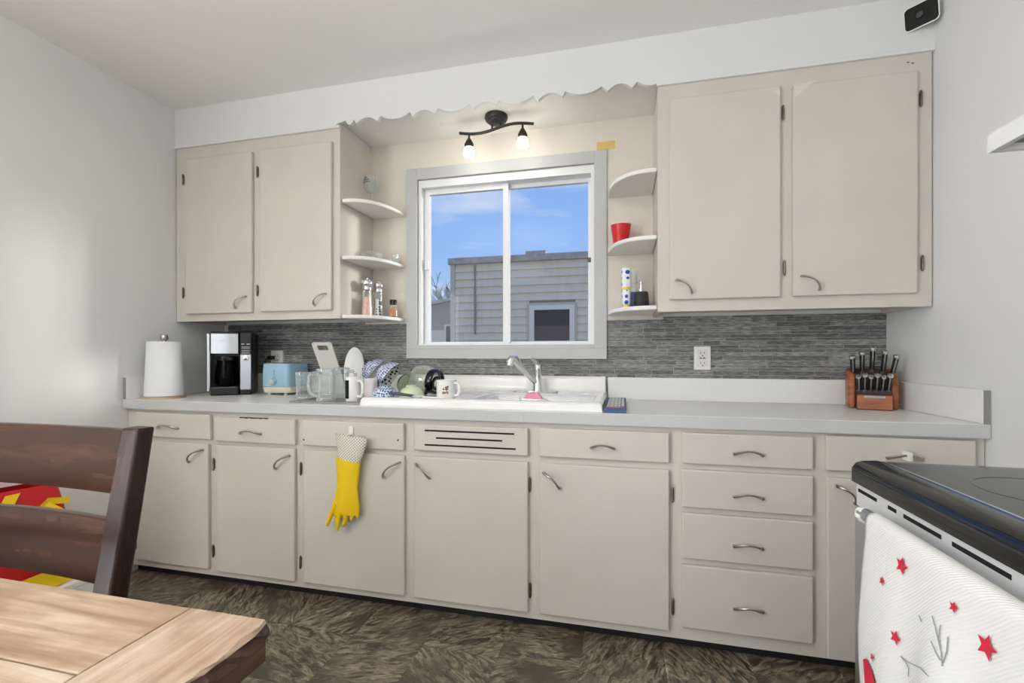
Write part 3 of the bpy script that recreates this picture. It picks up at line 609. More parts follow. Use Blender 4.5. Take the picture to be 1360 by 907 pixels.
p = onY(524, 346, 2.405); tumbler('shot_glass', 'small clear glass beside the baking dish on the corner shelf', (p.x, 2.41, SZ[1]+.0005), .021, .05)
def mill(u, y, z, h, r, fill, label, chk=False):
    p = onY(u, 400, y); c = (p.x, y, z+.0005); t = thing('spice_mill', label, 'spice mill', c)
    lath('glass_body', [(0, 0), (r, 0), (r, h*.1), (r*.84, h*.45), (r*.8, h*.72), (r*.78, h*.72), (0, h*.72)], GLASS, t, c)
    lath('contents', [(0, .004), (r*.86, .004), (r*.86, h*.1), (r*.72, h*.45), (r*.7, h*.5), (0, h*.52)], fill, t, c)
    lath('metal_cap', [(r*.86, h*.70), (r*.9, h*.76), (r*.8, h*.79), (r*1.0, h*.82), (r*1.06, h*.88), (r*.9, h*.94), (r*.4, h*.965), (r*.2, h*.97), (r*.28, h*.99), (r*.2, h), (0, h)], CHROME, t, c)
mill(487.5, 2.3, SZ[2], .212, .030, mat('pink_salt', (236, 186, 166), .8, var=.25, vscale=140), 'glass salt mill filled with pink salt')
mill(502.5, 2.37, SZ[2], .206, .027, dots_mat('pepper_label', (238, 236, 230), (26, 24, 24), 70, .45), 'glass pepper mill with black peppercorns and steel cap')
p = onY(522.5, 400, 2.4); c = (p.x, 2.4, SZ[2]+.0005); t = thing('spice_shaker', 'small shaker of orange spice with black lid', 'jar', c)
lath('glass_body', [(0, 0), (.026, 0), (.027, .006), (.019, .055), (.017, .075), (0, .075)], GLASS, t, c); lath('contents', [(0, .006), (.024, .006), (.017, .054), (0, .055)], mat('orange_spice', (206, 128, 66), .8), t, c)
lath('lid', [(.018, .073), (.021, .075), (.021, .098), (.019, .101), (0, .101)], BLACK, t, c)
# right-hand shelves
p = onY(824.5, 320, 2.38); c = (p.x, 2.38, 1.6775)
t = thing('plastic_cup', 'red disposable party cup on the corner shelf', 'cup', c); RED = mat('red_plastic', (206, 36, 44), .3)
lath('cup_wall', [(0, 0), (.034, 0), (.036, .01), (.041, .058), (.042, .06), (.05, .112), (.048, .112), (.034, .006), (0, .005)], RED, t, c)
lath('rim', [(.0495, .111), (.0525, .113), (.052, .117), (.049, .117), (.048, .112)], mat('rim_white', (240, 226, 224), .4), t, c)
z3 = 1.3625
p = onY(831.5, 400, 2.31); c = (p.x, 2.31, z3); t = thing('squeeze_tube', 'white and blue printed squeeze tube standing on its yellow cap', 'tube', c)
b = MB(); b.rings([[Vector((c[0]+.02*a_*cos(k/20*2*pi), c[1]+.02*b_*sin(k/20*2*pi), c[2]+zz)) for k in range(20)] for zz, a_, b_ in ((.022, .8, .8), (.03, .95, .95), (.105, 1.05, .7), (.2, 1.05, .12))])
b.build('tube_body', dots_mat('tube_print', (236, 238, 240), (34, 70, 168), 34, .42), t, smooth=True); lath('cap', [(0, 0), (.014, 0), (.014, .022), (0, .022)], mat('yellow_cap', (236, 218, 120), .5), t, c)
b = MB(); b.lathe([(.0202, .095), (.0205, .105)], 20, c=c); 
b.build('yellow_band', mat('tube_yellow', (236, 206, 70), .5), t, smooth=True)
p = onY(841, 400, 2.375); c = (p.x, 2.38, z3); t = thing('tall_bottle', 'tall clear bottle half full of blue liquid', 'bottle', c)
lath('bottle_body', [(0, 0), (.023, 0), (.024, .006), (.022, .11), (.02, .165), (.022, .19), (.0225, .203), (.02, .203), (.018, .165), (.0195, .11), (.021, .008), (0, .006)], GLASS, t, c)
lath('liquid', [(0, .007), (.0205, .009), (.0195, .09), (0, .09)], mat('blue_liquid', (44, 50, 150), .15), t, c)
p = onY(851.5, 400, 2.33); c = (p.x, 2.33, z3); t = thing('soap_dispenser', 'matte black soap dispenser with chrome pump', 'soap dispenser', c)
lath('bottle', [(0, 0), (.037, 0), (.039, .004), (.034, .075), (.030, .083), (0, .085)], mat('matte_black', (46, 45, 46), .6), t, c)
b = MB(); b.lathe([(0, .083), (.014, .083), (.014, .096), (.006, .098), (.006, .122), (.010, .123), (.010, .134), (0, .135)], 18, c=c); b.tube([(c[0], c[1], c[2]+.129), (c[0]-.02, c[1]-.004, c[2]+.13), (c[0]-.032, c[1]-.006, c[2]+.124)], .004, 8); b.build('pump', CHROME, t, smooth=True)

# ---------------------------------------------------------------- counter, coffee corner
p = onY(218, 500, 1.965); c = (p.x, 1.965, ZT); t = thing('paper_towel_holder', 'paper towel roll on a wooden-base holder by the left wall', 'paper towel holder', c)
lath('base', [(0, 0), (.098, 0), (.098, .008), (.092, .012), (0, .012)], mat('beige_wood', (176, 148, 118), .5, var=.1), t, c, 36)
lath('paper_roll', [(.02, .3), (.074, .3), (.076, .296), (.087, .022), (.088, .014), (.02, .0125)], PAPER, t, c, 40)
lath('rod', [(.008, .012), (.008, .31), (0, .31)], CHROME, t, c, 14)
lath('knob', [(0, .305), (.013, .305), (.018, .312), (.019, .326), (.015, .337), (0, .341)], NICKEL, t, c, 24)
# coffee maker
cm0 = onY(308, 500, 2.16); c = Vector((onY(309, 500, 2.27).x, 2.275, ZT)); cmt = thing('coffee_maker', 'black and steel drip coffee maker under the wall cabinet', 'coffee maker', c, radians(34))
def LB(a, b, name, m, parent, bevel=.004): return MB().box(a, b).build(name, m, parent, local=True, bevel=bevel)
LB((-.115, -.02, 0), (.115, .1, .36), 'rear_body', BLACK, cmt, .008)
LB((-.093, -.12, 0), (.05, -.0205, .05), 'base', BLACK, cmt, .008)
LB((-.093, -.115, .235), (.05, -.0205, .362), 'brew_head', BLACK, cmt, .006)
b = MB(); b.rings([[Vector((-.088+.133*k/12, -.1165-.007*sin(k/12*pi), zz)) for k in range(13)]+[Vector((-.088+.133*k/12, -.112, zz)) for k in range(12, -1, -1)] for zz in (.238, .35)]); pnl = b.build('steel_panel', STEEL, cmt, local=True, smooth=True)
LB((-.05, -.1242, .308), (.0, -.1222, .311), 'lettering_strip', mat('pale_ink', (222, 222, 220), .5), pnl, 0)
LB((-.116, -.1, .02), (-.0945, -.021, .352), 'side_trim', STEEL, cmt, .006)
LB((.052, -.112, .0), (.113, -.0205, .362), 'control_tower', BLACK, cmt, .006)
pn = LB((.056, -.1165, .03), (.111, -.1115, .232), 'control_panel', STEEL, cmt, .002)
MB().lathe([(.017, 0), (.017, .006), (.014, .008), (0, .008)], 24, M=Matrix.Translation((.084, -.1165, .212)) @ Matrix.Rotation(pi/2, 4, 'X')).build('dial', CHROME, pn, local=True, smooth=True)
b = MB()
for k, zz in enumerate((.292, .276, .268, .256, .247, .239)): 
    if k == 0: b.box((.06, -.1128, zz-.002), (.076, -.1115, zz+.002)); b.box((.088, -.1128, zz-.002), (.105, -.1115, zz+.002))
    else: b.box((.062, -.1128, zz-.0012), (.104, -.1115, zz+.0012))
b.build('button_marks', mat('mark_white', (214, 214, 212), .5), cmt, local=True)
cf = MB().lathe([(0, .052), (.05, .052), (.058, .07), (.06, .11), (.05, .18), (.046, .2), (.044, .2), (.048, .18), (.057, .11), (.055, .072), (0, .056)], 28, c=(-.02, -.072, 0)).build('carafe', thin_glass('smoked_glass', (.25, .25, .26)), cmt, local=True, smooth=True)
MB().lathe([(.047, .195), (.052, .198), (.05, .222), (0, .226)], 24, c=(-.02, -.072, 0)).build('carafe_lid', BLACK, cf, local=True, smooth=True)
MB().tube([(-.02, -.12, .205), (-.018, -.145, .2), (-.017, -.15, .14), (-.02, -.135, .1)], .007, 8).build('carafe_handle', BLACKG, cf, local=True, smooth=True)
# toaster
a, b2 = onY(346, 500, 2.235), onY(382.5, 500, 2.235)
BLUE = mat('pale_blue_enamel', (158, 192, 214), .25, coat=.3); tw = (b2.x-a.x)
t = thing('toaster', 'pale blue two-slot toaster with cream base', 'toaster', ((a.x+b2.x)/2, 2.235, ZT)); xc = (a.x+b2.x)/2
def tbody(z0, z1, sc0, sc1, y0, y1, m, name, parent, bev):
    b = MB(); rg = []
    for zz, s_ in ((z0, sc0), (z0+(z1-z0)*.5, max(sc0, sc1)), (z1, sc1)): rg.append([Vector((xc+x*s_, (y0+y1)/2+y*s_, zz)) for x, y in rrect(tw, y1-y0, .026)])
    return b.rings(rg).build(name, m, parent, smooth=True, bevel=bev, seg=3)
tbody(ZT+.046, ZT+.182, 1, .97, 2.235, 2.425, BLUE, 'shell', t, .008); tbody(ZT+.012, ZT+.047, .9, .99, 2.236, 2.424, mat('cream_enamel', (226, 218, 200), .3), 'base', t, .006)
for dx in (-.055, .055):
    for y in (2.262, 2.4): MB().tube([(xc+dx, y, ZT), (xc+dx, y, ZT+.016)], .008, 10).build('foot', PLAST, t)
kn = MB().lathe([(.021, 0), (.021, .012), (.017, .018), (0, .018)], 24, M=Matrix.Translation((xc-.002, 2.236, ZT+.078)) @ Matrix.Rotation(pi/2, 4, 'X')).build('dial', BLUE, t, smooth=True)
MB().lathe([(.015, .0), (.015, .02), (0, .0205)], 20, M=Matrix.Translation((xc-.002, 2.236, ZT+.078)) @ Matrix.Rotation(pi/2, 4, 'X')).build('dial_cap', CHROME, kn, smooth=True)
for zz in (.105, .122, .138): MB().lathe([(.0055, 0), (.0055, .003), (0, .0035)], 12, M=Matrix.Translation((xc-.002, 2.237, ZT+zz)) @ Matrix.Rotation(pi/2, 4, 'X')).build('button', mat('button_blue', (120, 156, 182), .4), t, smooth=True)
for dx in (-.03, .03): BX((xc+dx-.012, 2.27, ZT+.176), (xc+dx+.012, 2.4, ZT+.1835), 'bread_slot', DARKH, t)
lv = BX((b2.x-.004, 2.31, ZT+.12), (b2.x+.02, 2.345, ZT+.135), 'lever', CHROME, t, bevel=.003)

# ---------------------------------------------------------------- dishes by the sink
ta, tb = onZ(380, 535, ZT), onZ(476, 538, ZT)
mt_ = tag(MB().prism(rrect(tb.x-ta.x, .3, .02), lambda x, y: Vector(((ta.x+tb.x)/2+x, 2.055+y, ZT)), lambda x, y: Vector(((ta.x+tb.x)/2+x, 2.055+y, ZT+.008))).build('drying_mat', mat('grey_mat', (150, 147, 141), .8, bump=.3, bscale=120), bevel=.003, loc=((ta.x+tb.x)/2, 2.05, ZT)), 'flat grey drying mat under the glass mugs', 'mat')
ZM = ZT+.0085
def mug(name, u, y, r, h, m, label, ang, cat='mug', z=ZM, grp=None, hr=.5, tilt=None, thick=.005, band=None):
    p = onY(u, 500, y); t = thing(name, label, cat, (p.x, y, z), radians(ang), grp)
    if tilt: t.rotation_euler = tilt
    MB().lathe([(0, 0), (r*.96, 0), (r, .005), (r, h-.002), (r-.002, h), (r-thick, h-.002), (r-thick, .012), (0, .011)], 24).build('mug_body', m, t, local=True, smooth=True)
    MB().tube([(r-.002, 0, h*.84), (r+h*.2, 0, h*.84), (r+h*.3, 0, h*.7), (r+h*.3, 0, h*.38), (r+h*.2, 0, h*.2), (r-.002, 0, h*.18)], .0072, 8).build('handle', m, t, local=True, smooth=True)
    return t
def beer_mug(u, y, r, h, label, ang):
    p = onY(u, 500, y); t = thing('glass_mug', label, 'mug', (p.x, y, ZM), radians(ang), 'clear glass beer mugs')
    MB().lathe([(r*.97, .012), (r*.97, h*.8), (r, h*.86), (r, h-.004)], 10).build('panelled_body', GLASS, t, local=True)
    MB().lathe([(r-.005, h-.004), (r-.005, h*.86), (r*.84, h*.8), (r*.84, .024), (0, .022)], 20).build('inner_wall', GLASS, t, local=True, smooth=True)
    MB().lathe([(r-.005, h-.012), (r+.001, h-.012), (r+.0015, h-.002), (r-.001, h), (r-.004, h), (r-.005, h-.002)], 28).build('rim', GLASS_T, t, local=True, smooth=True)
    MB().lathe([(0, 0), (r*.95, 0), (r, .005), (r, .014), (r*.97, .017), (0, .018)], 28).build('base', GLASS_T, t, local=True, smooth=True)
    MB().lathe([(r+.0005, h*.79), (r+.001, h*.8), (r+.0005, h*.81)], 28).build('shoulder_line', GLASS_T, t, local=True, smooth=True)
    MB().tube([(r-.004, 0, h*.86), (r+h*.14, 0, h*.87), (r+h*.24, 0, h*.78), (r+h*.26, 0, h*.5), (r+h*.22, 0, h*.26), (r+h*.1, 0, h*.16), (r-.004, 0, h*.15)], .0075, 10).build('handle', GLASS_T, t, local=True, smooth=True)
GLASS_T = glassware('thick_clear_glass', (.95, .97, .97), .22, .4)
beer_mug(402.5, 1.99, .035, .135, 'narrow clear glass mug beside the toaster', 60)
beer_mug(433, 1.955, .043, .155, 'large clear glass beer mug with its handle toward the toaster', 196)
beer_mug(453, 2.065, .040, .158, 'tall clear glass mug between the big beer mug and the white mug', 60)
p = onY(471, 500, 2.0); t = mug('ceramic_mug', 469, 1.995, .036, .115, CERAM, 'white ceramic mug with black panel on the mat', -20)
MB().rings([[Vector((.0365*cos(a), .0365*sin(a), z)) for a in [radians(-150+k*8) for k in range(11)]]+[Vector((.0355*cos(a), .0355*sin(a), z)) for a in [radians(-150+k*8) for k in range(10, -1, -1)]] for z in (.012, .1)]).build('black_panel', BLACKG, t, local=True)
ZD = RIM-.0075
p = onY(492, 500, 2.03); t = tumbler('ceramic_cup', 'small white cup with pink blush by the drainboard edge', (p.x, 2.03, ZD), .034, .085, 'cup', None, mat('pearl_pink', (240, 232, 232), .15, coat=.5, var=.1, vscale=14))
# chopping board leaning sideways, oval platter
def place(o, M): o.matrix_world = M; return o
b = MB(); W_, Hh = .125, .34; ho = rrect(W_, Hh, .014, 4); hi = [(x, z+.135) for x, z in rrect(.07, .032, .009, 4)]
rg = [[Vector((x, -.004, z)) for x, z in ho], [Vector((x, .004, z)) for x, z in ho], [Vector((x, .004, z)) for x, z in hi], [Vector((x, -.004, z)) for x, z in hi]]
b.rings(rg, loop=True); o = b.build('chopping_board', mat('board_white', (226, 222, 214), .5, var=.03), local=True)
tag(place(o, Matrix.Translation((-1.648, 2.35, ZT+.152)) @ Matrix.Rotation(radians(29), 4, 'X')), 'thin white chopping board with handle slot leaning over the mugs', 'chopping board')
b = MB(); b.rings([[Vector((.078*s_*cos(k/32*2*pi), yy, .135*s_*sin(k/32*2*pi))) for k in range(32)] for s_, yy in ((.02, .0), (.6, 0), (.75, -.006), (1, -.02), (1, -.023), (.74, -.01), (.6, -.005), (.02, -.005))], loop=True)
o = b.build('oval_platter', CERAM, local=True, smooth=True); p = onY(474, 480, 2.35)
tag(place(o, Matrix.Translation((p.x, 2.35, ZT+.138)) @ Matrix.Rotation(radians(-14), 4, 'Z') @ Matrix.Rotation(radians(-6), 4, 'X') @ Matrix.Rotation(radians(-6), 4, 'Y')), 'white oval platter standing upright behind the mugs', 'plate')
BLUEP = dots_mat('blue_tile_print', (216, 220, 232), (84, 96, 146), 92, .47); BLUED = dots_mat('blue_scale_print', (214, 222, 234), (48, 78, 138), 95, .46); BLKP = dots_mat('black_spot_print', (226, 226, 220), (24, 24, 26), 60, .42)
def bowl(name, c, r, h, m_out, m_in, label, R, grp=None):
    t = thing(name, label, 'bowl', c); t.rotation_euler = R
    MB().lathe([(0, 0), (r*.42, 0), (r*.42, .008), (r*.72, h*.3), (r*.93, h*.7), (r, h)], 32).build('outer_wall', m_out, t, local=True, smooth=True)
    MB().lathe([(r, h), (r-.004, h), (r*.9, h*.7), (r*.68, h*.32), (r*.36, .014), (0, .013)], 32).build('inner_wall', m_in, t, local=True, smooth=True); return t
GREENC = mat('pale_green_glaze', (206, 218, 184), .2, coat=.3)
def aim(d): return Vector((0, 0, 1)).rotation_difference(Vector(d).normalized()).to_euler()
p = onY(486, 485, 2.24); bowl('patterned_bowl', p, .078, .062, BLUEP, CERAM, 'blue and white tile-patterned bowl propped beside the platter', aim((.72, .2, -.58)), 'blue patterned bowls')
p = onY(505, 491, 2.13); bowl('patterned_bowl', p, .082, .066, BLUEP, BLKP, 'blue and white patterned bowl with black-spotted inside, propped on its rim', aim((.74, .06, -.52)), 'blue patterned bowls')
p = onY(534, 506, 2.29); bowl('patterned_bowl', p, .056, .038, BLACKG, GREENC, 'black bowl with pale green inside standing between bowl and carafe', aim((.8, -.35, -.3)))
p = onY(512, 520, 2.0); bowl('scale_pattern_bowl', (p.x, 2.0, ZD+.055), .062, .052, BLUED, CERAM, 'upside-down small bowl with blue scale pattern', (pi+radians(4), radians(5), 0))
p = onY(546, 515, 2.01); bowl('green_bowl', (p.x, 2.01, ZD+.058), .062, .055, GREENC, CERAM, 'upside-down pale green bowl beside the carafe', (pi, radians(-3), 0))
# ladle
p = onY(530, 522, 1.95); t = thing('serving_spoon', 'dark handled white serving spoon lying across the drainboard', 'spoon', (p.x, 1.95, ZD))
q = onY(556, 525, 1.945); MB().tube([(p.x-.06, 1.97, ZD+.02), (p.x, 1.955, ZD+.019), (q.x-.03, 1.95, ZD+.012)], [.007, .008, .006], 10).build('handle', mat('slate_handle', (70, 80, 92), .4), t, smooth=True)
MB().lathe([(0, 0), (.012, .001), (.022, .006), (.026, .012), (.024, .0125), (.02, .008), (0, .003)], 20, c=(q.x-.005, 1.947, ZD+.0005)).build('bowl', CERAM, t, smooth=True)
p = onY(590, 526, 1.93); MB().tube([(q.x+.012, 1.946, ZD+.008), (p.x-.02, 1.94, ZD+.005), (p.x, 1.94, ZD+.005)], .0045, 8).build('tail', CERAM, t, smooth=True)
# glass carafe lying on its side
A = onY(553, 504, 2.2); A.z = ZD+.078; B_ = A+Vector((.9, -.22, -.1))
d = (B_-A).normalized(); t = thing('glass_carafe', 'glass coffee carafe with black collar lying on the drainboard', 'carafe', (A.x, A.y, ZD))
Mq = Matrix.Translation(A) @ Vector((0, 0, 1)).rotation_difference(d).to_matrix().to_4x4() @ Matrix.Diagonal((1, 1, .85, 1))
MB().lathe([(0, 0), (.05, .0), (.068, .01), (.074, .04), (.07, .09), (.058, .13), (.055, .14), (.053, .14), (.056, .13), (.068, .09), (.072, .04), (.066, .013), (.048, .003), (0, .003)], 32, M=Mq).build('glass_body', glassware('carafe_glass', (.86, .88, .82), .1, .3), t, smooth=True)
MB().lathe([(.056, .12), (.063, .12), (.064, .15), (.06, .158), (.05, .158), (.051, .15)], 32, M=Mq).build('collar', BLACKG, t, smooth=True)
MB().tube([Mq @ Vector(v) for v in ((.02, -.06, .14), (.03, -.09, .15), (.035, -.105, .125), (.036, -.1, .07), (.03, -.075, .035))], [.009, .011, .011, .01, .007], 10).build('handle', BLACKG, t, smooth=True)
b = MB(); q0 = Mq @ Vector((-.02, -.03, .17)); b.lathe([(.02, 0), (.034, .0), (.036, .008), (.03, .012), (.02, .01)], 24, M=Mq @ Matrix.Translation((0, -.02, .16))); b.build('spout_ring', BLACKG, t, smooth=True)
# white printed mug on its side
t = mug('printed_mug', 593, 1.995, .046, .085, CERAM, 'white mug with small brown print standing before the carafe', -14, 'mug', ZD)
b = MB(); rnd = random.Random(4)
for k in range(12):
    a = radians(-62+rnd.uniform(-16, 16)); z = rnd.uniform(.025, .062); b.box((-.004, -.0005, -.004), (.004, .0005, .004), Matrix.Translation((.0464*cos(a), .0464*sin(a), z)) @ Matrix.Rotation(a+pi/2, 4, 'Z') @ Matrix.Rotation(rnd.uniform(0, 3), 4, 'Y'))
b.build('brown_print', mat('brown_ink', (122, 84, 62), .6), t, local=True)
# pink scrubber in its chrome clip
p = onY(708, 530, 1.93); t = thing('sink_scrubber', 'pink round scrubber in a chrome clip on the sink rim', 'scrubber', (p.x, 1.93, RIM))
b = MB(); b.prism([(.043*cos(a), .036*sin(a)) for a in [k/20*pi for k in range(21)]], lambda x, z: Vector((p.x+x, 1.915, RIM-.002+z)), lambda x, z: Vector((p.x+x, 1.94, RIM-.002+z))); b.build('sponge', mat('pink_sponge', (232, 152, 172), .9, bump=.8, bscale=220), t, bevel=.005)
b = MB(); b.tube([(p.x-.05, 1.912, RIM+.003), (p.x-.03, 1.908, RIM+.003), (p.x+.055, 1.908, RIM+.003), (p.x+.066, 1.912, RIM+.003)], .0035, 8); b.tube([(p.x-.05, 1.912, RIM-.004), (p.x-.05, 1.912, RIM+.012)], .005, 8); b.tube([(p.x+.05, 1.912, RIM-.004), (p.x+.05, 1.912, RIM+.01)], .007, 8); b.build('clip', CHROME, t, smooth=True)
# blue box lying beside the sink
a, b2 = onY(802, 549, 1.872), onY(832, 549, 1.872); x0 = max(a.x, SKR+.003); x1 = x0+(b2.x-a.x); hb = .019
t = thing('blue_box', 'flat blue carton with white printed panel beside the sink', 'box', ((x0+x1)/2, 1.87, ZT)); yb1 = 2.34
BX((x0, 1.868, ZT), (x1, yb1, ZT+hb), 'carton', mat('blue_card', (54, 88, 128), .5), t, bevel=.001); ztp = ZT+hb
lb = BX((x0+.01, 1.905, ztp), (x0+.064, yb1-.02, ztp+.0006), 'label_panel', mat('label_white', (214, 220, 216), .6), t)
BX((x0+.068, 1.95, ztp), (x1-.008, yb1-.03, ztp+.0006), 'label_panel', MATS['label_white'], t)
BX((x0+.006, 1.885, ztp), (x1-.006, 1.915, ztp+.0012), 'red_band', mat('label_red', (214, 96, 92), .6), t)
b = MB()
for k in range(7):
    for j in range(3): b.box((x0+.016+j*.016, 1.935+k*.055, ztp+.0005), (x0+.024+j*.016+.003*(k % 2), 1.95+k*.055, ztp+.001))
b.build('printed_marks', mat('print_dark', (66, 92, 104), .6), lb)
# knife block
p = onY(1157, 500, 2.27); KB = Vector((p.x-.004, 2.24, ZT)); t = thing('knife_block', 'wooden knife block full of steel-handled knives in the counter corner', 'knife block', KB, radians(-18)); t.scale = (.88, .88, .9)
prf = [(-.02, 0), (.16, 0), (.175, .16), (.13, .215), (.05, .14), (.0, .155), (-.02, .07)]
side = [(.02, 0), (.165, 0), (.185, .16), (.14, .195), (.045, .165), (.02, .12)]
for sx in (-1, 1):
    MB().prism(side, lambda y, z: Vector((sx*.068, y, z)), lambda y, z: Vector((sx*.098, y+.004, z*.98))).build('side_cheek', BLOCKW, t, local=True, bevel=.012, seg=3)
MB().prism([(-.03, 0), (.15, 0), (.165, .15), (.13, .19), (.05, .125), (.02, .088), (-.022, .072)], lambda y, z: Vector((-.067, y, z)), lambda y, z: Vector((.067, y, z))).build('block_body', mat('block_dark', (62, 50, 44), .45), t, local=True, bevel=.004)
MB().prism([(-.034, .004), (-.030, .004), (-.0225, .068), (-.0265, .068)], lambda y, z: Vector((-.066, y, z)), lambda y, z: Vector((.066, y, z))).build('front_panel', BLOCKW, t, local=True, bevel=.001)
MB().prism([(-.0265, .056), (-.0243, .056), (-.0236, .066), (-.0258, .066)], lambda y, z: Vector((-.04, y-.003, z)), lambda y, z: Vector((.04, y-.003, z))).build('name_plate', mat('plate_grey', (150, 148, 146), .4, .6), t, local=True)
def knife(x, y, z, ln, r, lean, tilt=.55):
    d = Vector((lean, -tilt, 1)).normalized(); a = Vector((x, y, z)); e_ = a+d*ln
    k = MB().tube([a, a+d*ln*.1, a+d*ln*.5, a+d*ln*.86], [r*.8, r*.95, r, r*1.05], 10).build('knife', mat('knife_handle_black', (30, 29, 29), .3), t, local=True, smooth=True)
    MB().tube([a+d*ln*.84, a+d*ln*.9, a+d*ln*.97, e_], [r*1.12, r*1.3, r*1.25, r*.5], 12).build('steel_butt', CHROME, k, local=True, smooth=True)
    MB().tube([a-d*.004, a+d*.016], [r*1.05, r*1.0], 10).build('bolster', CHROME, k, local=True, smooth=True)
    rv = Vector((0, -1, -tilt)).normalized(); b = MB(); b.tube([a+d*ln*.15+rv*r*.75, a+d*ln*.85+rv*r*.85], r*.4, 6); b.build('steel_spine', STEEL, k, local=True, smooth=True)
for x, y, z, ln, le in ((-.072, .085, .155, .105, -.06), (-.035, .1, .165, .115, -.03), (.005, .115, .175, .128, 0), (.045, .1, .165, .12, .06), (.078, .085, .155, .11, .16)): knife(x, y, z, ln, .0108, le, .35)
for k in range(6): knife(-.055+k*.022, .022, .078+.002*(k % 2), .092+.006*(k % 2), .0098, (k-2.5)*.02, .5)

# ---------------------------------------------------------------- glove on hook
hk = onY(467, 573, YD); t = thing('adhesive_hook', 'small white adhesive hook on the false drawer front', 'hook', (hk.x, YD-.004, hk.z))
MB().prism(rrect(.022, .05, .006), lambda x, z: Vector((hk.x+x, YD-.0065, hk.z+z)), lambda x, z: Vector((hk.x+x, YD-.0005, hk.z+z))).build('plate', PLAST, t, bevel=.001)
MB().tube([(hk.x, YD-.005, hk.z-.005), (hk.x, YD-.012, hk.z-.02), (hk.x, YD-.024, hk.z-.022), (hk.x, YD-.028, hk.z-.008)], .005, 10).build('prong', PLAST, t, smooth=True)
yg = YD-.034; G = lambda u, v: onY(u, v, yg)
cuff_m = dots_mat('dotted_fabric', (232, 226, 214), (138, 130, 118), 105, .27, 'flat')
gt = thing('rubber_glove', 'yellow rubber glove with dotted white cuff hanging from the hook', 'glove', (hk.x, yg, G(462, 690).z))
def loft(rows, m, name, parent, open_top=False, n=20):
    b = MB(); rg = []
    for (ul_, ur_, vl, vr, dp) in rows:
        a, c = G(ul_, vl), G(ur_, vr); mid = (a+c)/2; hx = (c-a)/2
        rg.append([mid+hx*cos(k/n*2*pi)+Vector((0, dp*sin(k/n*2*pi), 0)) for k in range(n)])
    b.rings(rg, cap=not open_top); return b.build(name, m, parent, smooth=True, angle=70)
loft([(445, 488.5, 575, 582, .017), (446, 487.5, 582, 588, .018), (449, 484, 596, 600, .019), (449, 478.5, 608, 614, .019), (449.5, 477.5, 613, 617, .0185)], cuff_m, 'cuff', gt, True)
MB().tube([(hk.x-.014, YD-.024, G(467, 580).z), (hk.x-.006, YD-.026, hk.z-.012), (hk.x+.004, YD-.026, hk.z-.012), (hk.x+.012, YD-.022, G(467, 580).z)], .004, 8).build('hanging_loop', cuff_m, gt, smooth=True)
loft([(446.5, 479, 606, 615, .0195), (446.5, 478.5, 610, 617, .0205), (447.5, 477, 630, 634, .019), (448, 475, 645, 646, .0175), (445, 476, 658, 658, .017), (441, 477.5, 672, 672, .0165), (440, 477, 680, 679, .015), (443, 475.5, 684, 684, .011)], YELLOW, 'hand', gt)
def finger(pts, r, name='finger', dy=0):
    P = [G(u, v)+Vector((0, dy, 0)) for u, v in pts]; rr = [r*k for k in (1, 1.02, .98, .9, .45)]
    MB().tube(P, rr, 12).build(name, YELLOW, gt, smooth=True)
finger([(447, 668), (443, 678), (439, 688), (436.5, 694), (436, 697.5)], .0105, 'thumb', -.008)
finger([(448, 676), (446, 684), (445, 690), (445, 693), (445, 695)], .0085, dy=.008)
finger([(454, 678), (452, 686), (451, 694), (450.3, 700), (450.2, 703.5)], .0098, dy=-.012)
finger([(461, 676), (460, 684), (459, 691), (457.5, 696), (457, 698.5)], .0105, dy=-.004)
finger([(469, 674), (468.5, 680), (468, 685), (467.5, 689), (467.2, 691.5)], .009, dy=-.003)
finger([(475, 668), (475, 674), (474.5, 680), (474, 685), (474, 688)], .0085, dy=.002)

# ---------------------------------------------------------------- stove and hood
SXF, SYF, SYN = .487, 1.139, .38
st = thing('stove', 'stainless electric stove with black glass cooktop beside the right wall', 'stove', ((SXF+XR)/2, .76, 0))
BX((SXF+.03, SYN, .02), (XR-.012, SYF, .868), 'body', mat('stove_side', (120, 121, 123), .4, .5), st)
for x in (SXF+.08, XR-.08):
    for y in (SYN+.05, SYF-.05): MB().tube([(x, y, 0), (x, y, .022)], .016, 10).build('foot', BLACK, st)
b = MB(); pr = [(0, .868), (0, .896), (.008, .908), (.02, .912), (.045, .914), (.055, .9125), (XR-.012-SXF, .9125), (XR-.012-SXF, .868)]
ct = b.prism(pr, lambda x, z: Vector((SXF-.006+x, SYN, z)), lambda x, z: Vector((SXF-.006+x, SYF+.004, z))).build('cooktop_frame', BLACKG, st, smooth=True, angle=50)
BX((SXF+.05, SYN+.03, .9126), (XR-.03, SYF-.02, .9146), 'glass_top', mat('cooktop_glass', (24, 23, 23), .16), ct)
BX((SXF+.0455, SYN+.004, .9132), (SXF+.0495, SYF-.012, .9156), 'chrome_line', CHROME, ct)
for (cx_, cy_, r_) in ((SXF+.2, SYF-.2, .1), (SXF+.48, SYF-.19, .08), (SXF+.2, SYN+.2, .08), (SXF+.48, SYN+.2, .1)): MB().rings([[Vector((cx_+rr*cos(k/48*2*pi), cy_+rr*sin(k/48*2*pi), zz)) for k in range(48)] for rr, zz in ((r_, .9147), (r_, .91515), (r_-.003, .91515), (r_-.003, .9147))], loop=True).build('burner_ring', mat('ring_grey', (96, 95, 94), .4), ct)
SILV = mat('satin_silver', (226, 227, 228), .34, .45)
vs = BX((SXF, SYN+.002, .818), (SXF+.03, SYF-.001, .867), 'vent_strip', SILV, st, bevel=.003)
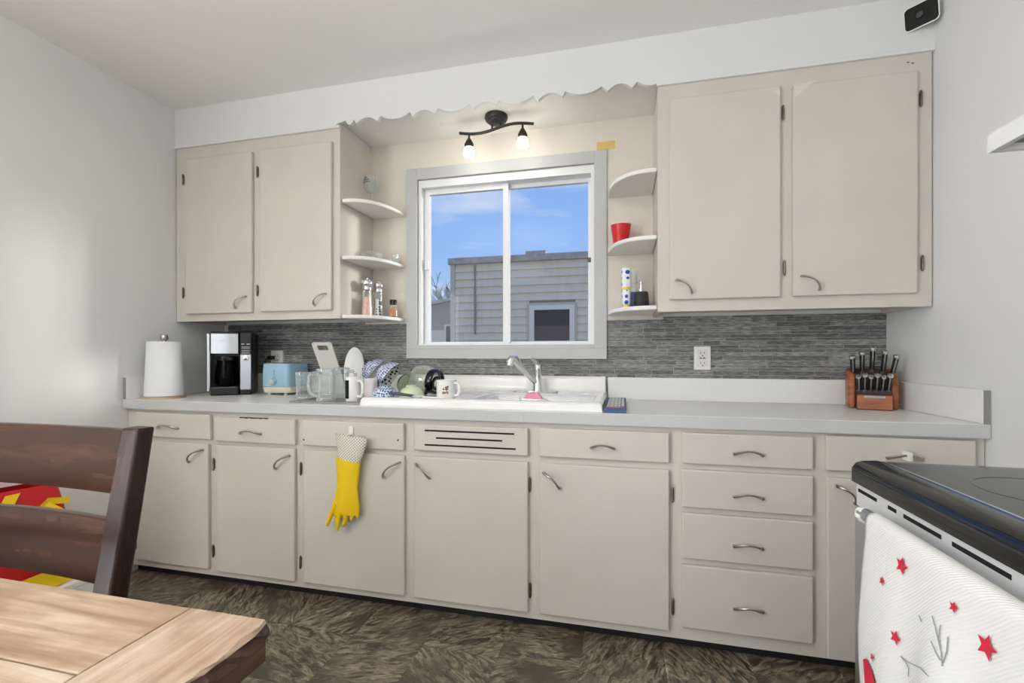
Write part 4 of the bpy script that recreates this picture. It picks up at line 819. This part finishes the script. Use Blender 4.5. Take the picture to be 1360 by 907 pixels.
for (ya, yb) in ((SYF-.012, SYF-.085), (SYF-.125, SYF-.152), (SYF-.175, SYF-.275), (SYF-.3, SYF-.41), (SYF-.44, SYF-.53)): BX((SXF-.0008, yb, .8495), (SXF+.004, ya, .8565), 'vent_slot', DARKH, vs)
dr = BX((SXF-.004, SYN+.004, .2), (SXF+.03, SYF-.002, .815), 'oven_door', STEEL, st, bevel=.006, seg=3)
BX((SXF-.0055, SYN+.1, .3), (SXF-.0035, SYF-.1, .68), 'door_window', BLACKG, dr)
BX((SXF, SYN+.004, .04), (SXF+.03, SYF-.002, .19), 'storage_drawer', STEEL, st, bevel=.006)
HX, HZ = .455, .842
b = MB(); b.tube([(HX, SYN+.06, HZ-.01), (HX, SYF-.105, HZ-.01)], .0125, 14)
hdl = b.build('door_handle', STEEL, dr, smooth=True)
for y in (SYN+.07, SYF-.11): MB().tube([(SXF+.001, y, HZ-.035), (HX+.02, y, HZ-.022), (HX-.004, y, HZ-.01), (HX-.012, y, HZ-.008)], [.016, .016, .015, .01], 12).build('handle_bracket', PLAST, hdl, smooth=True)
# towel over the handle
YT0, YT1 = .988, .44
def towel(s_, d_):
    """s: 0..1 along the handle, d: distance down the front from the handle top (negative = over the back)"""
    y = YT0+(YT1-YT0)*s_
    fold = sin(s_*17+.6)*.5+sin(s_*29+2)*.25; amp = .015*smooth01(d_/.3)*min(1, .1+s_*5)
    r = .0165
    if d_ < 0:
        x = HX+r; z = HZ-.01+d_
    elif d_ < r*pi:
        a = d_/r; x = HX+r*cos(a); z = HZ-.01+r*sin(a)
    else:
        dd = d_-r*pi; x = HX-r-.004*smooth01(dd/.1)-amp*(1+fold); z = HZ-.01-dd
        y += .02*sin(dd*9)*(1-s_)*smooth01(dd/.3) - .02*(1-s_)*smooth01(dd/.05)*0
    return Vector((x, y, z))
tm_ = bpy.data.materials.new('ribbed_towel'); tm_.use_nodes = True; n = tm_.node_tree.nodes; l = tm_.node_tree.links; b_ = n['Principled BSDF']; b_.inputs['Base Color'].default_value = (*lin((226, 225, 221)), 1); b_.inputs['Roughness'].default_value = .95
tcx = n.new('ShaderNodeTexCoord'); wv = n.new('ShaderNodeTexWave'); wv.bands_direction = 'DIAGONAL'; wv.inputs['Scale'].default_value = 95; wv.inputs['Distortion'].default_value = .4; l.new(tcx.outputs['Object'], wv.inputs[0]); bp = n.new('ShaderNodeBump'); bp.inputs['Strength'].default_value = .4; bp.inputs['Distance'].default_value = .002; l.new(wv.outputs[0], bp.inputs['Height']); l.new(bp.outputs[0], b_.inputs['Normal'])
tw_ = thing('dish_towel', 'white ribbed dish towel printed with red stars, draped over oven handle', 'towel', (HX, .8, HZ-.45))
ds = [-.2+.02*k for k in range(10)]+[.0165*pi*k/8 for k in range(9)]+[.0165*pi+.0125*k for k in range(1, 41)]; SS = [k/70 for k in range(71)]
b = MB(); V = [[b.bm.verts.new(towel(s_, d_)) for s_ in SS] for d_ in ds]
for j in range(len(ds)-1):
    for i in range(70): b.bm.faces.new((V[j][i], V[j][i+1], V[j+1][i+1], V[j+1][i]))
o = b.build('cloth', tm_, tw_, smooth=True, angle=80); so_ = o.modifiers.new('thickness', 'SOLIDIFY'); so_.thickness = .0025; so_.offset = -1
def tpt(y, z): 
    s_ = (YT0-y)/(YT0-YT1); d_ = HZ-.01-z+.0165*pi; q = towel(s_, d_); q.x -= .0035; return q
def tpx(u, v):
    p = onX(u, v, HX-.035)
    for _ in range(4): q = tpt(p.y, p.z); p = onX(u, v, q.x)
    return p.y, p.z
RS = mat('red_print', (196, 32, 56), .9)
for (u, v, r_) in ((1197, 751, .0155), (1171.5, 772, .0085), (1266, 806, .0085), (1192, 850, .0125), (1310, 859, .0165), (1163, 879, .008), (1240, 700, .0)):
    if not r_: continue
    cy_, cz_ = tpx(u, v); b = MB(); ce = b.bm.verts.new(tpt(cy_, cz_)); rim = []
    for k in range(10):
        a = pi/2+k/10*2*pi+.15; rr = r_*(1 if k % 2 == 0 else .45); rim.append(b.bm.verts.new(tpt(cy_+rr*cos(a), cz_+rr*sin(a))))
    for k in range(10): b.bm.faces.new((ce, rim[k], rim[(k+1) % 10]))
    b.build('printed_star', RS, tw_)
cy_, cz_ = tpx(1162, 905); b = MB(); poly = [(-.035, -.03), (-.02, -.004), (0, .012), (.02, .018), (.034, .008), (.03, -.03)]; ce = b.bm.verts.new(tpt(cy_, cz_-.01)); rim = [b.bm.verts.new(tpt(cy_+x, cz_+z)) for x, z in poly]
for k in range(len(rim)): b.bm.faces.new((ce, rim[k], rim[(k+1) % len(rim)]))
b.build('printed_scarf', RS, tw_)
for line in (((1237, 818), (1243, 840), (1250, 868), (1252, 890)), ((1248, 830), (1246, 848), (1249, 862)), ((1236, 852), (1243, 868), (1250, 880)), ((1258, 846), (1257, 866), (1252, 884)), ((1199, 876), (1210, 884), (1224, 890), (1236, 903)), ((1199, 876), (1206, 884), (1210, 892), (1210, 906)), ((1220, 818), (1224, 828))):
    pts = []
    for (ua, va), (ub, vb2) in zip(line, line[1:]):
        for q in range(6): yy, zz = tpx(ua+(ub-ua)*q/6, va+(vb2-va)*q/6); pts.append(tpt(yy, zz)+Vector((.0012, 0, 0)))
    MB().tube(pts, .0007, 5).build('printed_line', mat('grey_print', (142, 142, 144), .9), tw_)
# range hood
hx, hy1, hz = .70, 1.115, 1.538
hp = onX(1311.5, 204, hx); hy1, hz = hp.y, hp.z; htp = onX(1311.5, 180.5, hx).z
hd_ = thing('range_hood', 'white under-cabinet range hood above the stove', 'range hood', ((hx+XR)/2, .74, hz))
HW = mat('hood_white', (226, 226, 222), .35)
b = MB(); y0_ = hy1-.76
b.box((hx, y0_, hz), (hx+.012, hy1, htp)); b.box((hx+.012, hy1-.012, hz), (XR-.002, hy1, htp)); b.box((hx+.012, y0_, hz), (XR-.002, y0_+.012, htp)); b.build('lip', HW, hd_)
MB().prism([(hx, htp), (XR-.002, htp), (XR-.002, htp+.1), (hx+.26, htp+.1)], lambda x, z: Vector((x, y0_, z)), lambda x, z: Vector((x, hy1, z))).build('hood_top', HW, hd_)
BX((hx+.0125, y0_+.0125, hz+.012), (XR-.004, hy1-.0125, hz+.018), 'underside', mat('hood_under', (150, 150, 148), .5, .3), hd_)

# ---------------------------------------------------------------- dining table, chair, bag
TZ = .75; tc_ = onZ(366, 825, TZ); TX1, TY1 = tc_.x, tc_.y; ts_ = onZ(248, 811, TZ).x; TY0 = TY1-.95; TX0 = TX1-1.7
tb_ = thing('dining_table', 'worn pale wooden dining table with breadboard ends and dark edges', 'table', ((TX0+TX1)/2, (TY0+TY1)/2, 0))
sy_ = onZ(50, 884, TZ).y; pw = TY1-sy_; y = TY1; th = .022
while y > TY0+.02:
    ya = max(TY0, y-pw); BX((TX0+(TX1-ts_)+.0015, ya+.0015, TZ-th), (ts_-.0015, y-(.0015 if y < TY1 else 0), TZ), 'plank', WOODX, tb_, bevel=.0015); y = ya
def rough_board(x0, x1, edge):
    b = MB(); rnd = random.Random(5); n_ = 60; top, bot = [], []
    def jag(k): return -abs(rnd.gauss(0, .0048)) if edge else 0
    rings_ = []
    for k in range(n_+1):
        yy = TY0+(TY1-TY0)*k/n_; j1, j2, j3 = jag(k), jag(k), jag(k); e_ = min(1, (n_-k)/2, k/2)
        xe = x1-.006*(1-e_)
        rings_.append([Vector((x0, yy, TZ-th)), Vector((x0, yy, TZ)), Vector((xe-.008+j1, yy, TZ)), Vector((xe-.002+j2, yy, TZ-.005)), Vector((xe+j3, yy, TZ-.012)), Vector((xe+j2*.5, yy, TZ-th))])
    b.rings(rings_)
    for f in b.bm.faces:
        z_ = f.calc_center_median()
        if z_.z < TZ-.006 and z_.x > x0+.01: f.material_index = 1
    return b.build('breadboard_end', [WOODY, WOODD], tb_)
rough_board(ts_+.0015, TX1, True)
BX((TX0, TY0, TZ-th), (TX0+(TX1-ts_)-.0015, TY1, TZ), 'breadboard_end', WOODY, tb_, bevel=.002)
b = MB(); z0, z1 = TZ-th-.034, TZ-th-.001
b.box((TX0+.01, TY1-.03, z0), (TX1-.012, TY1-.006, z1)); b.box((TX0+.01, TY0+.006, z0), (TX1-.012, TY0+.03, z1)); b.box((TX1-.036, TY0+.03, z0), (TX1-.012, TY1-.03, z1)); b.box((TX0+.01, TY0+.03, z0), (TX0+.034, TY1-.03, z1))
b.build('under_edge', WOODD, tb_)
for x in (TX0+.1, TX1-.17):
    for y in (TY0+.1, TY1-.17): BX((x, y, 0), (x+.07, y+.07, z0), 'leg', WOODD, tb_, bevel=.004)
# chair on the far side of the table, facing it
CX1, CX0 = -1.083, -1.69
chr_ = thing('dining_chair', 'dark mahogany ladder-back dining chair tucked behind the table', 'chair', ((CX0+CX1)/2, .6, 0))
def by(z): return .769+(z-.619)*.174 if z > .44 else .738+(.44-z)*.12
for (xa, xb) in ((CX1-.052, CX1), (CX0, CX0+.052)):
    b = MB(); b.rings([[Vector((xa, by(z), z)), Vector((xb, by(z), z)), Vector((xb, by(z)+dp, z)), Vector((xa, by(z)+dp, z))] for z, dp in ((0, .035), (.2, .04), (.44, .046), (.62, .045), (.8, .043), (.97, .04))]); b.build('leg', CHAIRP, chr_, bevel=.005, seg=2)
def rail(z0, z1, name, arch=0):
    b = MB(); rg = []
    for k in range(21):
        t_ = k/20; x = CX0+.03+(CX1-CX0-.06)*t_; cv = .014*4*t_*(1-t_); az = arch*4*t_*(1-t_)
        pts = []
        for (z, o_) in ((z0, .008), (z0, .03), (z1+az, .03), (z1+az, .008)): pts.append(Vector((x, by(z)+o_+cv, z)))
        rg.append(pts)
    b.rings(rg).build(name, CHAIRW, chr_, bevel=.004, smooth=True)
rail(.82, .964, 'top_rail', .0); rail(.628, .762, 'back_slat', .004)
BX((CX0+.0, .36, .435), (CX1, .735, .465), 'seat', CHAIRW, chr_, bevel=.012, seg=3)
for xa in (CX0+.01, CX1-.05): BX((xa, .37, 0), (xa+.04, .41, .434), 'leg', CHAIRP, chr_, bevel=.004)
for xa in (CX0+.014, CX1-.034): BX((xa, .41, .36), (xa+.02, .738, .434), 'seat_rail', CHAIRW, chr_)
# low white box with shopping bag
BXX = XL+.02
box = thing('storage_box', 'low white storage box against the left wall', 'box', (BXX+.14, 1.25, 0))
BX((BXX, .95, 0), (BXX+.28, 1.56, .17), 'box_body', PLAST, box, bevel=.004); BX((BXX-.003, .947, .1705), (BXX+.283, 1.563, .198), 'lid', PLAST, box, bevel=.005)
bz = .1985; xb, yb = BXX+.13, 1.265; hb = .415
bag = thing('shopping_bag', 'red shopping bag with yellow bands and handles on the low white box', 'bag', (xb, yb, bz)); REDB = mat('red_bag', (196, 30, 36), .45, bump=.3, bscale=18); YB_ = mat('yellow_band', (244, 208, 28), .5)
b = MB(); rg = []
for z, hx_, hy_ in ((0, .1, .18), (.02, .11, .19), (.15, .115, .195), (.31, .09, .19), (hb, .05, .185)): rg.append([Vector((xb+x+.004*sin(y*60+z*40), yb+y, bz+z+(.012*sin(y*26) if z == hb else 0))) for x, y in rrect(hx_*2, hy_*2, .03)])
b.rings(rg, cap=False); b.bm.faces.new([b.bm.verts.new(v) for v in rg[0]]); b.build('sack', REDB, bag, smooth=True, angle=60)
def ribbon(pts, wv_, name):
    b = MB(); b.rings([[Vector(p_)-Vector(wv_)/2, Vector(p_)+Vector(wv_)/2, Vector(p_)+Vector(wv_)/2+Vector((.003, 0, .001)), Vector(p_)-Vector(wv_)/2+Vector((.003, 0, .001))] for p_ in pts]); b.build(name, YB_, bag)
f_ = lambda y, z: (xb+.008+(.116 if z < .15 else (.116-(z-.15)*.16 if z < .31 else .0905-(z-.31)*.38)), yb+y, bz+z)
ribbon([f_(-.17, .1), f_(-.11, .2), f_(-.05, .3), f_(.02, .4)], (0, .045, 0), 'band'); ribbon([f_(.19, .33), f_(.12, .345), f_(.07, .31), f_(-.1, .29)], (0, 0, .026), 'band'); ribbon([f_(-.19, .04), f_(-.05, .036), f_(.19, .042)], (0, 0, .075), 'band')
ribbon([f_(.11, .34), f_(.15, .3), f_(.185, .22), f_(.188, .12)], (0, .03, 0), 'handle')

# ---------------------------------------------------------------- fill lamp added out of view behind the camera
PX, PY, PZ = -1.15, -.35, 2.12
cl = thing('fill_pendant', 'added unseen white bowl pendant giving upward fill light', 'lamp', (PX, PY, ZC))
MB().lathe([(0, 0), (.06, 0), (.06, -.02), (.0, -.022)], 24, c=(PX, PY, ZC)).build('ceiling_rose', WHITE, cl, smooth=True)
MB().tube([(PX, PY, ZC-.02), (PX, PY, PZ+.02)], .004, 8).build('cord', BLACK, cl, smooth=True)
MB().lathe([(.24, .06), (.22, .0), (.15, -.06), (.05, -.085), (0, -.088), (0, -.08), (.05, -.077), (.145, -.053), (.212, .004), (.235, .06)], 40, c=(PX, PY, PZ)).build('fill_bowl', mat('glow_bowl', (252, 246, 236), .5, emit=FILL_BOWL), cl, smooth=True)  # glowing bowl, added for fill along with the upward area light
up = light('bowl_fill', 'AREA', (PX, PY, PZ+.03), (pi, 0, 0), FILL_UP, (1, .985, .955), .36); up.data.shape = 'DISK'; up.parent = cl; up.location = (0, 0, PZ+.03-ZC)
